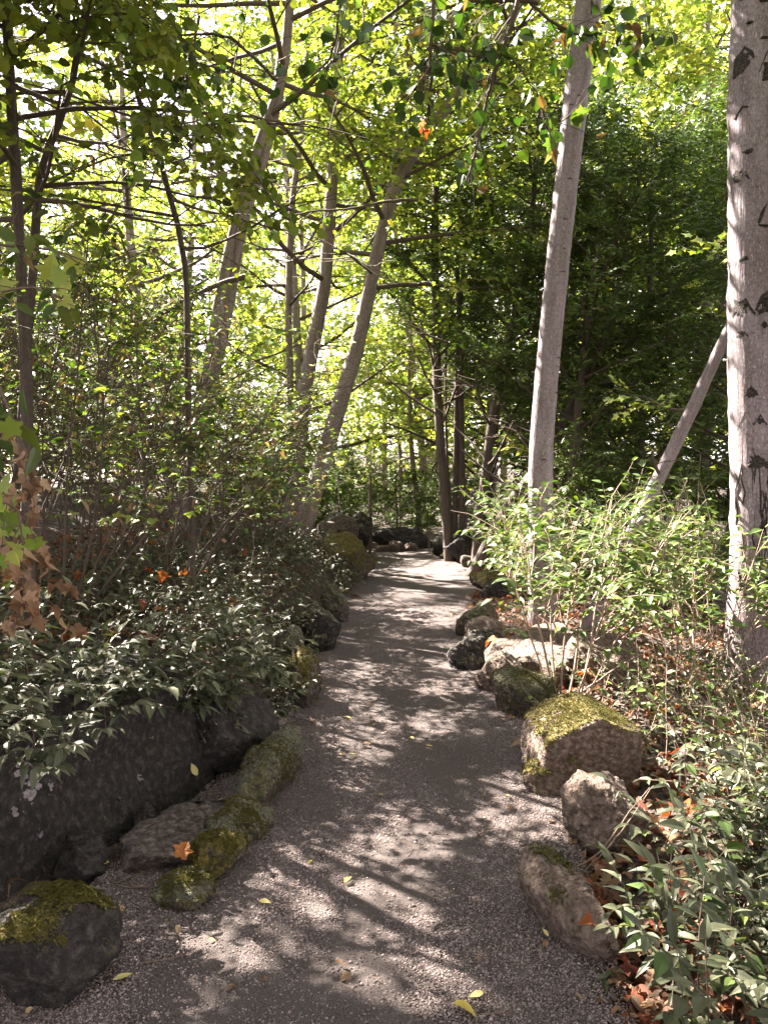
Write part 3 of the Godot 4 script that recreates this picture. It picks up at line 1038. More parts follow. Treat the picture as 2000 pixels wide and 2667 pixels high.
# ---------------------------------------------------------------- trees in place
func make_trees() -> void:
	var tr := trunk_px([[1966, 1650, 150], [1972, 1400, 132], [1966, 1100, 128], [1962, 850, 126], [1962, 500, 122], [1962, 250, 122], [1968, 0, 118]], 5.8, 5.8, 5.0)
	var t1 := tree("alder_tree", "stout pale alder trunk with dark eye-shaped branch scars, beside the shrubs", "", tr, M.footbark, {"sprig": "maple", "t0": 0.72, "n1": 22, "len1": 3.4, "el1": 0.2, "rise1": 0.25, "n2": 8, "len2": 1.2, "per": 5, "scale": 1.0, "clear": 4.0}, 28, 0.08, 0.09)
	scars_on(t1, tr)
	tr = trunk_px([[1412, 1500, 74], [1410, 1350, 66], [1408, 1200, 62], [1422, 1000, 60], [1445, 750, 59], [1472, 500, 59], [1500, 250, 62], [1532, 0, 66]], 8.0, 7.6, 5.0)
	var t2 := tree("alder_tree", "smooth slim pale trunk rising straight beside the path's sunny shrubs", "", tr, M.alder, {"sprig": "maple", "t0": 0.66, "n1": 24, "len1": 3.2, "el1": 0.25, "rise1": 0.2, "n2": 8, "len2": 1.2, "per": 5, "scale": 1.0, "clear": 4.0}, 20, 0.1, 0.07)
	small_scars(t2, tr)
	tr = trunk_px([[1640, 1400, 36], [1705, 1265, 34], [1790, 1090, 32], [1850, 960, 30], [1930, 790, 28], [1990, 640, 24]], 7.6, 7.0)
	tree("leaning_trunk", "thin pale trunk leaning steeply against the scarred alder", "", tr, M.alder, {"sprig": "maple", "t0": 0.3, "n1": 5, "len1": 0.7, "el1": 0.2, "rise1": 0.1, "n2": 3, "len2": 0.3, "per": 2, "scale": 0.8}, 12, 0.2)
	var mp := {"sprig": "maple", "t0": 0.34, "n1": 30, "len1": 2.6, "el1": 0.2, "rise1": 0.1, "n2": 7, "len2": 1.0, "per": 4, "scale": 1.05, "yellow": 0.12, "leaf_mat": "thin"}
	tr = trunk_px([[765, 1300, 46], [785, 1080, 40], [815, 900, 37], [845, 740, 34], [862, 520, 31], [875, 300, 30], [890, 0, 26]], 12.4, 12.2, 3.5)
	tree("maple_tree", "grey trunk standing upright on the bank, twin of the curving one", "", tr, M.greybark, mp.duplicate(), 14)
	tr = trunk_px([[800, 1340, 50], [862, 1130, 43], [930, 900, 38], [980, 670, 34], [1010, 550, 33], [1045, 455, 32], [1100, 365, 31], [1165, 275, 32], [1250, 170, 30], [1340, 30, 26]], 12.0, 11.0, 3.0)
	var t5 := tree("maple_tree", "long grey trunk curving over the path from the bank", "", tr, M.greybark, mp.duplicate(), 14)
	var fork := PackedVector3Array([at(1005, 560, 11.6), at(1028, 430, 11.6), at(1045, 300, 11.7), at(1060, 120, 11.8), at(1070, -150, 12.0)])
	var fb := MB.new()
	var fr := refine(fork, taper(0.07, 0.03, 4), 0.2)
	tube(fb, fr[0], fr[1], 10, Color.WHITE, 1.0, 0.1)
	for k in fb.v.size(): fb.v[k] -= t5.position
	part("limb", fb.mesh(), M.greybark, t5)
	tr = trunk_px([[500, 1180, 30], [540, 960, 28], [575, 760, 27], [620, 560, 26], [680, 360, 25], [735, 200, 25], [755, 0, 24]], 9.0, 8.4, 3.5)
	var t6 := tree("maple_tree", "twin-stemmed grey trunk leaning out of the twiggy thicket", "", tr, M.greybark, {"sprig": "round", "t0": 0.5, "n1": 26, "len1": 2.6, "el1": 0.15, "rise1": 0.1, "n2": 8, "len2": 1.0, "per": 5, "scale": 1.05, "yellow": 0.3, "leaf_mat": "thin"}, 14)
	var second := PackedVector3Array([at(520, 1120, 9.2), at(585, 830, 9.0), at(625, 600, 8.8), at(680, 420, 8.7), at(722, 250, 8.6), at(740, 120, 8.5)])
	fb = MB.new()
	fr = refine(second, taper(0.085, 0.06, 5), 0.2)
	tube(fb, fr[0], fr[1], 10, Color.WHITE, 1.0, 0.1)
	for k in fb.v.size(): fb.v[k] -= t6.position
	part("trunk", fb.mesh(), M.greybark, t6)
	tr = trunk_px([[760, 1250, 20], [756, 1000, 19], [752, 800, 18], [760, 550, 16], [790, 300, 14], [810, 0, 12]], 13.6, 13.4, 2.0)
	tree("maple_tree", "very slender straight young trunk close behind the grey pair", "", tr, M.greybark, mp.merged({"n1": 18, "len1": 1.6}, true), 8)
	tr = trunk_px([[75, 1350, 34], [70, 1000, 30], [60, 780, 28], [45, 500, 28], [30, 250, 26], [18, 0, 24]], 4.6, 4.5, 2.2)
	tree("thicket_tree", "thin dark upright trunk at the edge of the twiggy thicket", "", tr, M.darkbark, {"sprig": "round", "t0": 0.4, "n1": 26, "len1": 1.7, "el1": 0.2, "rise1": 0.0, "n2": 8, "len2": 0.7, "per": 5, "scale": 0.95, "yellow": 0.3, "leaf_mat": "thin", "clear": 2.6}, 10)
	tr = trunk_px([[80, 800, 22], [105, 470, 22], [150, 330, 20], [190, 210, 18], [215, 60, 16], [250, -60, 14]], 4.9, 4.8, 1.5)
	tree("thicket_tree", "thin dark stem slanting across the thicket beside the upright one", "", tr, M.darkbark, {"sprig": "round", "t0": 0.4, "n1": 22, "len1": 1.6, "el1": 0.1, "rise1": 0.0, "n2": 7, "len2": 0.7, "per": 5, "scale": 0.9, "yellow": 0.3, "leaf_mat": "thin", "clear": 2.6}, 8)
	tr = trunk_px([[490, 1000, 16], [482, 690, 15], [440, 500, 15], [405, 380, 14], [360, 250, 13], [330, 0, 12]], 5.6, 5.2, 1.6)
	tree("thicket_tree", "whip-thin bent stem in front of the twin-stemmed maple", "", tr, M.darkbark, {"sprig": "round", "t0": 0.45, "n1": 22, "len1": 1.5, "el1": 0.0, "rise1": -0.1, "n2": 7, "len2": 0.7, "per": 5, "scale": 0.95, "yellow": 0.3, "leaf_mat": "thin", "clear": 2.6}, 8)
	# narrow-leaved evergreens
	var lo := {"sprig": "laurel", "t0": 0.22, "n1": 30, "len1": 1.7, "el1": 0.55, "rise1": 0.1, "n2": 7, "len2": 0.8, "per": 5, "scale": 1.0, "tvar": 0.35, "yellow": 0.1, "leaf_mat": "leaf"}
	tr = trunk_px([[1165, 1390, 26], [1150, 1200, 24], [1138, 1000, 24], [1135, 800, 22], [1132, 600, 20], [1140, 400, 16]], 14.0, 14.0, 1.5)
	var t10 := tree("bay_tree", "dark slim bay tree with several stems beyond the path's bend", "", tr, M.darkbark, lo.merged({"t0": 0.28, "n1": 36, "per": 8}, true), 10)
	for q in [[[1185, 1390], [1188, 1100], [1195, 850], [1215, 600], 0.055], [[1205, 1390], [1200, 1100], [1198, 900], [1190, 700], 0.075], [[1178, 1390], [1165, 1200], [1160, 1000], [1165, 800], 0.03]]:
		fb = MB.new()
		fr = refine(PackedVector3Array([at(q[0][0], q[0][1], 14.2), at(q[1][0], q[1][1], 14.2), at(q[2][0], q[2][1], 14.2), at(q[3][0], q[3][1], 14.2)]), taper(q[4], q[4] * 0.6, 3), 0.25)
		tube(fb, fr[0], fr[1], 8, Color.WHITE, 1.0, 0.1)
		for k in fb.v.size(): fb.v[k] -= t10.position
		part("trunk", fb.mesh(), M.darkbark, t10)
	tr = trunk_px([[1245, 1400, 26], [1262, 1250, 24], [1285, 1080, 24], [1330, 880, 22], [1370, 700, 18], [1390, 500, 14]], 13.0, 12.6, 1.5)
	tree("bay_tree", "bay tree whose dark stem slants up behind the pale slim alder", "", tr, M.darkbark, lo.merged({"per": 7}, true), 10)
	tr = trunk_px([[1280, 1400, 32], [1330, 1310, 30], [1390, 1230, 28], [1460, 1110, 24], [1560, 900, 20], [1620, 700, 16]], 12.0, 12.0, 1.5)
	tree("bay_tree", "bay tree leaning low across, crossing behind the pale slim alder", "", tr, M.darkbark, lo.merged({"t0": 0.35}, true), 10)
	for q in [[2.6, -11.5, 6.2], [3.9, -12.5, 7.0], [4.8, -10.8, 6.0], [3.4, -14.5, 8.0], [5.8, -13.5, 8.0], [5.6, -9.5, 4.5], [2.0, -16.0, 7.0]]:
		tree("bay_tree", "dense dark bay tree in the mass behind the alders", "dark bay trees behind the alders", straight(q[0], q[1], q[2], 0.09), M.darkbark, lo.merged({"t0": 0.12, "n1": 34, "len1": 1.9, "per": 5}, true), 8)
	# bright maples behind
	var bo := {"sprig": "maple_far", "t0": 0.1, "n1": 26, "len1": 3.4, "el1": 0.15, "rise1": 0.15, "n2": 7, "len2": 1.5, "per": 3, "scale": 1.15, "tvar": 0.35, "yellow": 0.12, "leaf_mat": "thin"}
	for q in [[-4.5, -15.5, 10.0], [-8.5, -16.0, 11.0], [-1.8, -18.5, 11.0], [-5.5, -20.5, 13.0], [-11.5, -20.0, 13.0], [1.2, -22.5, 13.0], [-2.5, -24.5, 14.0], [5.0, -20.0, 12.0], [9.0, -18.5, 12.0], [-8.5, -26.0, 15.0], [4.0, -27.0, 15.0], [9.5, -26.0, 15.0], [-15.0, -27.0, 15.0], [-0.5, -31.0, 16.0], [7.0, -15.0, 10.0], [4.6, -16.5, 14.0], [8.2, -21.0, 16.0], [2.6, -19.5, 14.0], [11.5, -22.0, 16.0], [5.6, -14.5, 14.0], [6.9, -17.5, 16.0], [4.2, -18.5, 16.0]]:
		tree("maple_tree", "sunlit yellow-green maple in the wood beyond the path", "sunlit maples in the wood behind", straight(q[0], q[1], q[2], 0.14), M.greybark, bo.duplicate(), 8, 0.6)
	for q in [[-20, -38, 16], [-12, -40, 17], [-5, -41, 17], [2.5, -40, 17], [10, -38, 16], [18, -36, 16], [-16, -50, 20], [-7, -52, 20], [3, -53, 20], [13, -50, 20], [23, -46, 18], [-26, -46, 18]]:
		tree("maple_tree", "far maple closing the view at the back of the wood", "far maples at the back of the wood", straight(q[0], q[1], q[2], 0.2), M.greybark, bo.merged({"n1": 30, "len1": 5.0, "scale": 2.0, "len2": 2.2, "hole": false}, true), 6, 1.0)
	# thin far trunks seen under the leaves at the path's end
	for q in [[1095, 1415, 1240, 0.09, 20.0], [1012, 1400, 1250, 0.14, 24.0], [1045, 1400, 1250, 0.08, 23.0], [1125, 1405, 1280, 0.1, 25.0]]:
		var p := at(q[0], q[1], q[4])
		tree("young_maple", "slim young maple standing in the light beyond the path's end", "slim young maples past the path's end", straight(p.x, p.z, 6.0, q[3], 0.1), M.greybark, bo.merged({"t0": 0.45, "n1": 12, "len1": 1.4, "n2": 5, "per": 4, "len2": 0.7, "scale": 0.8}, true), 8)
	# trees that shade the place from outside the view
	var so := {"sprig": "maple_far", "t0": 0.28, "slim": 0.4, "n1": 40, "len1": 3.4, "el1": 0.2, "rise1": 0.1, "n2": 11, "len2": 1.5, "per": 8, "scale": 0.95, "tvar": 0.3, "yellow": 0.3, "clear": 7.0}
	for q in [[-5.5, -6.0, 9.0], [-8.5, -9.5, 11.0], [-4.5, -2.0, 9.0], [-4.6, -4.4, 8.0], [3.6, 0.5, 9.0], [-2.8, 3.5, 9.0], [2.2, 5.5, 9.0], [6.8, -4.5, 10.0]]:
		tree("shade_maple", "leafy maple beside the path that shades it", "maples around the path outside the view", straight(q[0], q[1], q[2], 0.1), M.greybark, so.duplicate(), 8, 0.6)

func on_trunk(tr: Array, px: float, py: float) -> Array:
	# centre, radius and the direction out of the bark at a pixel on a trunk
	var pts: PackedVector3Array = tr[0]
	var rad: PackedFloat32Array = tr[1]
	for a in pts.size() - 1:
		var y0 := pix(pts[a]).y
		var y1 := pix(pts[a + 1]).y
		if py <= y0 and py >= y1:
			var f := (y0 - py) / (y0 - y1)
			var c := pts[a].lerp(pts[a + 1], f)
			var r := lerpf(rad[a], rad[a + 1], f)
			var s := clampf((px - pix(c).x) * absf(c.z) / F / r, -0.97, 0.97)
			return [c, r, Vector3(s, 0, sqrt(1.0 - s * s))]
	return []
func welt(root: Node3D, tr: Array, line: Array, width: float, high: float, called := "branch_scar") -> void:
	# a raised ridge drawn along pixels on the bark
	var mb := MB.new()
	var last := []
	var n := line.size()
	for k in n:
		var h := on_trunk(tr, line[k][0], line[k][1])
		if h.is_empty(): return
		var out: Vector3 = h[2]
		var nx := on_trunk(tr, line[mini(k + 1, n - 1)][0], line[mini(k + 1, n - 1)][1])
		var pv := on_trunk(tr, line[maxi(k - 1, 0)][0], line[maxi(k - 1, 0)][1])
		if nx.is_empty() or pv.is_empty(): return
		var dir: Vector3 = ((nx[0] + nx[2] * nx[1]) - (pv[0] + pv[2] * pv[1])).normalized()
		var sd := out.cross(dir).normalized()
		var w: float = width * (line[k][2] if line[k].size() > 2 else 1.0) * rf(0.8, 1.2)
		var p: Vector3 = h[0] + out * h[1]
		var row := []
		for j in 5:
			var s := (j - 2) / 2.0
			var hh := high * (1.0 - s * s) * rf(0.6, 1.2) - 0.008 * absf(s)
			row.append(mb.vert(p + sd * s * w + out * hh - root.position, (out + sd * s).normalized()))
		if not last.is_empty():
			for j in 4: mb.quad(last[j], last[j + 1], row[j + 1], row[j])
		last = row
	part(called, mb.mesh(), M.scar, root)
func blot(root: Node3D, tr: Array, b: Array) -> void:
	# a rough dark plate of bark with a ragged outline
	var mb := MB.new()
	var c := on_trunk(tr, b[0], b[1])
	if c.is_empty(): return
	var mid := mb.vert(c[0] + c[2] * (c[1] + 0.006) - root.position, c[2])
	var ids := []
	for g in 2:
		for k in 20:
			var th := TAU * k / 20.0
			var q: float = (0.55 if g == 0 else 1.0) * (1.0 + 0.7 * N2.get_noise_2d(cos(th) * 2.5 + b[0], sin(th) * 2.5 + b[1]))
			var h := on_trunk(tr, b[0] + cos(th) * b[2] * q, b[1] + sin(th) * b[3] * q)
			if h.is_empty(): return
			ids.append(mb.vert(h[0] + h[2] * (h[1] + (rf(0.003, 0.009) if g == 0 else -0.004)) - root.position, h[2]))
	for k in 20:
		mb.tri(mid, ids[k], ids[(k + 1) % 20])
		mb.quad(ids[k], ids[(k + 1) % 20], ids[20 + (k + 1) % 20], ids[20 + k])
	part("branch_scar", mb.mesh(), M.scar, root)
func scars_on(root: Node3D, tr: Array) -> void:
	for l in [
		[[1901, 215, 1.2], [1907, 165, 1.6], [1920, 145, 1], [1930, 160, 0.8], [1938, 178, 0.6]],
		[[1945, 225, 0.7], [1955, 195, 0.9], [1968, 165, 1], [1985, 145, 1.2], [2000, 150, 1]],
		[[1903, 190, 2.0], [1915, 185, 2.4], [1928, 190, 1.6]],
		[[1955, 232, 1.3], [1980, 232, 1.6], [2005, 228, 1]],
		[[1904, 320, 1], [1915, 295, 0.9], [1925, 300, 0.7], [1935, 308, 0.4]],
		[[1915, 412, 0.7], [1925, 414, 1.3], [1935, 410, 0.5]],
		[[1978, 365, 0.5], [1988, 357, 1.2], [1997, 364, 0.5]],
		[[1905, 455, 1.2], [1918, 465, 1], [1930, 488, 1], [1945, 510, 0.7]],
		[[1945, 600, 0.8], [1955, 575, 0.9], [1970, 545, 0.9], [1985, 525, 0.7]],
		[[1945, 604, 0.5], [1965, 606, 0.8], [1990, 605, 0.6]],
		[[1910, 690, 0.6], [1918, 680, 1.2], [1926, 688, 0.6]],
		[[1900, 830, 1.4], [1908, 795, 1.4], [1918, 790, 1], [1930, 815, 0.7], [1938, 830, 0.6]],
		[[1940, 820, 0.7], [1955, 785, 1], [1975, 770, 1.2], [1990, 790, 1], [1998, 815, 0.8]],
		[[1945, 826, 0.9], [1970, 815, 1.6], [1998, 822, 1.2]],
		[[1950, 860, 0.7], [1960, 850, 1.2], [1968, 862, 0.6]],
		[[1903, 880, 1], [1913, 865, 1.1], [1925, 885, 0.7]],
		[[1918, 1035, 0.8], [1930, 1015, 1.3], [1945, 1035, 0.8]],
		[[1935, 1110, 0.8], [1950, 1085, 1.4], [1965, 1110, 0.7]],
		[[1925, 1215, 1], [1945, 1190, 1.4], [1970, 1215, 1]],
		[[1980, 1010, 0.7], [1990, 990, 1.1], [1998, 1010, 0.6]],
		[[1905, 20, 1], [1930, 22, 1], [1960, 18, 0.8]], [[1950, 35, 0.6], [1962, 32, 1], [1975, 34, 0.6]]]:
		welt(root, tr, l, 0.019, 0.007)
	for b in [[1914, 186, 15, 26], [1975, 205, 24, 22], [1925, 414, 10, 6], [1988, 362, 9, 8], [1908, 470, 8, 16], [1917, 685, 9, 7], [1912, 812, 14, 24], [1970, 800, 22, 20], [1958, 858, 9, 9], [1912, 878, 10, 14], [1930, 1028, 14, 11], [1950, 1100, 14, 12], [1945, 1205, 20, 14], [1990, 1002, 9, 9], [1962, 28, 26, 6], [1920, 18, 12, 5], [1985, 90, 7, 6], [1930, 85, 8, 4], [1962, 130, 10, 4]]:
		blot(root, tr, b)
	# furrowed bark at the foot
	for k in 60:
		var x := rf(1905, 2035)
		var y := rf(1250, 1650)
		welt(root, tr, [[x, y, 0.4], [x + rf(-4, 4), y - 30, 0.8], [x + rf(-6, 6), y - 65, 0.8], [x + rf(-6, 6), y - 95, 0.3]], 0.011, 0.006, "bark_ridge")
func small_scars(root: Node3D, tr: Array) -> void:
	for l in [
		[[1531, 20, 0.8], [1533, 32, 1.6], [1531, 45, 1.6], [1530, 55, 0.7]],
		[[1476, 285, 0.5], [1480, 283, 0.9], [1486, 285, 0.4]], [[1496, 265, 0.5], [1501, 262, 0.9], [1505, 265, 0.4]],
		[[1470, 476, 0.4], [1477, 474, 1.0], [1484, 477, 0.4]], [[1458, 580, 0.4], [1464, 577, 1.0], [1471, 580, 0.4]],
		[[1505, 430, 0.4], [1508, 428, 0.8], [1511, 431, 0.3]], [[1458, 655, 0.5], [1462, 653, 1.0], [1466, 656, 0.5]],
		[[1448, 716, 0.8], [1462, 712, 0.9], [1476, 718, 0.7]], [[1444, 935, 0.5], [1450, 933, 1.1], [1455, 937, 0.4]],
		[[1444, 958, 0.4], [1449, 956, 0.9], [1454, 959, 0.4]], [[1440, 1025, 0.4], [1446, 1022, 1.1], [1452, 1026, 0.4]],
		[[1440, 1065, 0.4], [1447, 1062, 1.1], [1455, 1066, 0.4]], [[1402, 1200, 0.5], [1410, 1196, 1.1], [1418, 1200, 0.5]],
		[[1450, 905, 0.4], [1462, 897, 0.8], [1470, 893, 0.3]]]:
		welt(root, tr, l, 0.014, 0.006)

# ---------------------------------------------------------------- rocks in place
func make_rocks() -> void:
	var face := Vector3(0.9, 0.12, 0.44)
	rock("boulder", "big dark lichen-spotted boulder holding up the leafy bank", "", Vector3(-1.66, 0.24, -3.55), Vector3(0.66, 0.6, 1.15), {"yaw": -0.45, "n": 40, "mat": M.darkrock, "rough": 0.4, "moss": 1.05, "cuts": 4, "planes": [[Vector3(0.95, 0.22, 0.0), 0.47], [Vector3(0, 1, 0), 0.36], [Vector3(0.3, 0.2, -1), 0.8]],
		"lichen": [[at(60, 2010, 3.0), 0.05], [at(90, 1965, 3.0), 0.045], [at(98, 2065, 3.0), 0.055], [at(163, 2070, 3.05), 0.028], [at(255, 1950, 3.2), 0.026], [at(45, 2120, 2.95), 0.03], [at(430, 2030, 3.6), 0.022], [at(135, 2250, 2.9), 0.024]]})
	rock_px("dark rock under overhanging leaves between the boulder and mossy ridge", "", 560, 2035, 0.5, 0.42, 0.5, {"mat": M.darkrock, "moss": 1.1})
	rock_px("flat brown slab lying beside the moss ridge, leaf on it", "", 430, 2300, 0.42, 0.09, 0.75, {"mat": M.rock, "yaw": -0.45, "n": 18, "planes": [[Vector3(0.1, 1, 0), 0.035]], "cuts": 6, "name": "flat_stone"})
	rock_px("long dark moss-draped edging stone at the path's bend", "", 672, 2140, 0.18, 0.21, 0.9, {"mat": M.rock, "rough": 1.0, "moss": -0.1, "yaw": -0.2, "n": 24, "tufts": 2500})
	rock_px("mossy middle stone of the low ridge along the gravel", "", 600, 2235, 0.17, 0.15, 0.42, {"mat": M.rock, "rough": 1.0, "moss": -0.1, "yaw": -0.45, "n": 18, "tufts": 2500})
	rock_px("small sunlit mossy stone at the end of the low ridge", "", 545, 2300, 0.15, 0.12, 0.26, {"mat": M.rock, "moss": 0.1, "yaw": -0.5, "n": 16, "mossmat": M.yellowmoss, "tufts": 1500})
	rock_px("flat patch-like stone sunk in gravel, green with moss", "", 470, 2365, 0.24, 0.05, 0.26, {"mat": M.rock, "moss": 0.05, "n": 14, "tufts": 1500})
	rock_px("rough dark stone with ochre moss on its crown, in the gravel", "", 90, 2645, 0.36, 0.25, 0.34, {"mat": M.darkrock, "moss": 0.85, "n": 24, "mossmat": M.yellowmoss, "tufts": 2600, "yaw": 0.3})
	rock_px("small wedge stone leaning on the big dark boulder", "", 372, 2165, 0.1, 0.1, 0.12, {"mat": M.darkrock, "roll": 0.2})
	rock_px("flat dark stone at the big boulder's foot", "", 200, 2285, 0.22, 0.12, 0.2, {"mat": M.darkrock})
	rock_px("tall narrow stone against the big dark boulder", "", 290, 2170, 0.1, 0.18, 0.1, {"mat": M.darkrock, "moss": 0.9})
	rock_px("moss-capped edging rock half under trailing leaves", "", 775, 1850, 0.24, 0.36, 0.4, {"mat": M.rock, "moss": 0.35, "mossmat": M.yellowmoss, "n": 18, "tufts": 1500})
	rock_px("narrow dark edging rock beneath the leafy cover", "", 745, 1780, 0.22, 0.4, 0.4, {"mat": M.rock, "moss": 0.5, "n": 16})
	rock_px("broad dark edging rock with patchy moss, bulging into the path", "", 805, 1695, 0.46, 0.4, 0.5, {"mat": M.darkrock, "moss": 0.55, "n": 20, "tufts": 800})
	rock_px("small dark mossy rock just past the broad bulging one", "", 872, 1622, 0.26, 0.36, 0.35, {"mat": M.rock, "moss": 0.35, "n": 16})
	rock_px("large sloping boulder thick with ochre moss on the bank side", "", 895, 1515, 0.75, 0.68, 0.9, {"mat": M.rock, "moss": 0.1, "mossmat": M.yellowmoss, "n": 22, "roll": -0.5, "tufts": 1500, "name": "boulder"})
	rock_px("rounded grey rock on the bank near the grey twin trunks", "", 885, 1470, 0.55, 0.55, 0.6, {"mat": M.rock, "moss": 0.75, "lift": 0.38, "n": 16})
	rock_px("dark round rock behind the rounded grey one on the bank", "", 935, 1455, 0.5, 0.5, 0.6, {"mat": M.darkrock, "moss": 0.7, "lift": 0.32, "n": 14})
	rock_px("small pale rock by the foot of the curving trunk", "", 850, 1480, 0.3, 0.45, 0.4, {"mat": M.rock, "lift": 0.36})
	# end of the path
	var pg := "pale sunlit stones across the path's end"
	rock_px("small pale stone at the path's end, lowest of the row", pg, 965, 1434, 0.32, 0.16, 0.3, {"mat": M.brownrock})
	rock_px("flat pale stone beside the lowest of the row at the path's end", pg, 995, 1437, 0.36, 0.13, 0.25, {"mat": M.brownrock})
	rock_px("pale domed stone in the middle of the row at the path's end", pg, 1028, 1436, 0.3, 0.19, 0.28, {"mat": M.brownrock})
	rock_px("pale blocky stone beside the domed one at the path's end", pg, 1068, 1436, 0.33, 0.15, 0.28, {"mat": M.brownrock})
	rock_px("long low dark rock behind the pale stones", "", 1045, 1430, 1.3, 0.4, 0.6, {"mat": M.darkrock, "n": 18})
	rock_px("big rugged dark rock where the path bends", "", 1222, 1468, 0.75, 0.62, 0.7, {"mat": M.darkrock, "n": 22, "moss": 1.1})
	rock_px("lower dark rock in front of the big rugged one", "", 1165, 1452, 0.6, 0.36, 0.5, {"mat": M.darkrock, "n": 16, "moss": 0.9})
	rock_px("low mossy ledge stone at the foot of the rugged rock", "", 1185, 1456, 0.5, 0.16, 0.3, {"mat": M.rock, "moss": 0.35, "mossmat": M.yellowmoss})
	rock_px("small grey peaked rock at the path edge by the bend", "", 1225, 1478, 0.3, 0.2, 0.3, {"mat": M.rock, "moss": 0.9})
	# the stones along the shrubs
	rock_px("flat rock capped with sunny yellow moss among red leaves", "", 1272, 1532, 0.5, 0.22, 0.4, {"mat": M.rock, "moss": 0.35, "mossmat": M.yellowmoss, "n": 16})
	rock_px("dark round edging rock beyond the pointed mossy one", "", 1292, 1562, 0.3, 0.22, 0.3, {"mat": M.darkrock, "moss": 0.9})
	rock_px("pointed rock with a mossy slope, edging the path", "", 1252, 1662, 0.38, 0.3, 0.55, {"mat": M.brownrock, "moss": 0.55, "yaw": -0.4, "n": 18, "planes": [[Vector3(-0.6, 0.8, 0.1), 0.12]], "tufts": 600})
	rock_px("bare brown rock with a lit shoulder next to the slab", "", 1270, 1690, 0.3, 0.24, 0.4, {"mat": M.brownrock, "n": 16, "yaw": 0.3})
	rock_px("low jagged dark rock reaching into the gravel", "", 1245, 1742, 0.48, 0.27, 0.4, {"mat": M.darkrock, "moss": 0.95, "n": 20, "yaw": 0.5})
	rock_px("crumbly dark stone between the jagged rock and moss hump", "", 1318, 1805, 0.36, 0.24, 0.4, {"mat": M.brownrock, "moss": 1.05, "n": 18, "yaw": 0.5})
	rock_px("broad flat pale slab in sunshine under the shrub stems", "", 1440, 1790, 0.85, 0.36, 1.0, {"mat": M.brownrock, "n": 24, "planes": [[Vector3(-0.15, 1, 0.2), 0.12]], "name": "flat_stone"})
	rock_px("dull brown rock at the shaded end of the flat slab", "", 1600, 1800, 0.55, 0.38, 0.6, {"mat": M.brownrock, "n": 16})
	rock_px("hump of rock wholly covered in olive moss", "", 1385, 1872, 0.44, 0.28, 0.4, {"mat": M.rock, "moss": -0.1, "n": 20, "tufts": 3000, "yaw": 0.4})
	rock_px("large wedge-shaped boulder with bright yellow moss on its slope", "", 1540, 2062, 0.55, 0.46, 0.56, {"mat": M.brownrock, "rough": 0.3, "moss": 0.6, "mossmat": M.yellowmoss, "n": 34, "yaw": -0.12, "cuts": 0, "planes": [[Vector3(-0.4, 0.9, 0.12), 0.165], [Vector3(0.42, 0.9, -0.05), 0.185], [Vector3(0.12, 0.05, 1.0), 0.23], [Vector3(-0.95, 0.3, 0.25), 0.25], [Vector3(0.9, 0.3, 0.4), 0.3], [Vector3(0.1, 0.5, -1), 0.26]], "tufts": 4500, "name": "boulder"})
	rock_px("small stone with ochre moss at the wedge boulder's foot", "", 1440, 2070, 0.24, 0.13, 0.22, {"mat": M.brownrock, "moss": 0.4, "mossmat": M.yellowmoss, "n": 16, "tufts": 900})
	rock_px("bare brown rock with a ridged top under arching stems", "", 1600, 2225, 0.34, 0.25, 0.4, {"mat": M.brownrock, "n": 26, "yaw": -0.3, "cuts": 14})
	rock_px("long tapering brown stone, its upper end green with moss", "", 1505, 2500, 0.2, 0.2, 0.52, {"mat": M.brownrock, "moss": 1.12, "n": 28, "yaw": 0.5, "cuts": 14, "tufts": 500})

# ---------------------------------------------------------------- plants in place
func bush(label: String, group: String, x: float, z: float, h: float, w: float, o: Dictionary) -> void:
	var tr := straight(x, z, h, 0.025, 0.2)
	var base: Vector3 = tr[0][0]
	base.y = gh(x, z)
	var root := thing("leafy_bush", label, "shrub", base, group)
	var fine := trunk(root, base, tr, M.darkbark, 6, 0.3)
	grow(root, base, fine[0], fine[1], {"sprig": "ovate", "t0": 0.05, "n1": 18, "len1": w, "el1": 0.35, "rise1": 0.0, "n2": 6, "len2": w * 0.45, "per": 5, "scale": 1.0, "yellow": 0.25, "hole": false}.merged(o, true))

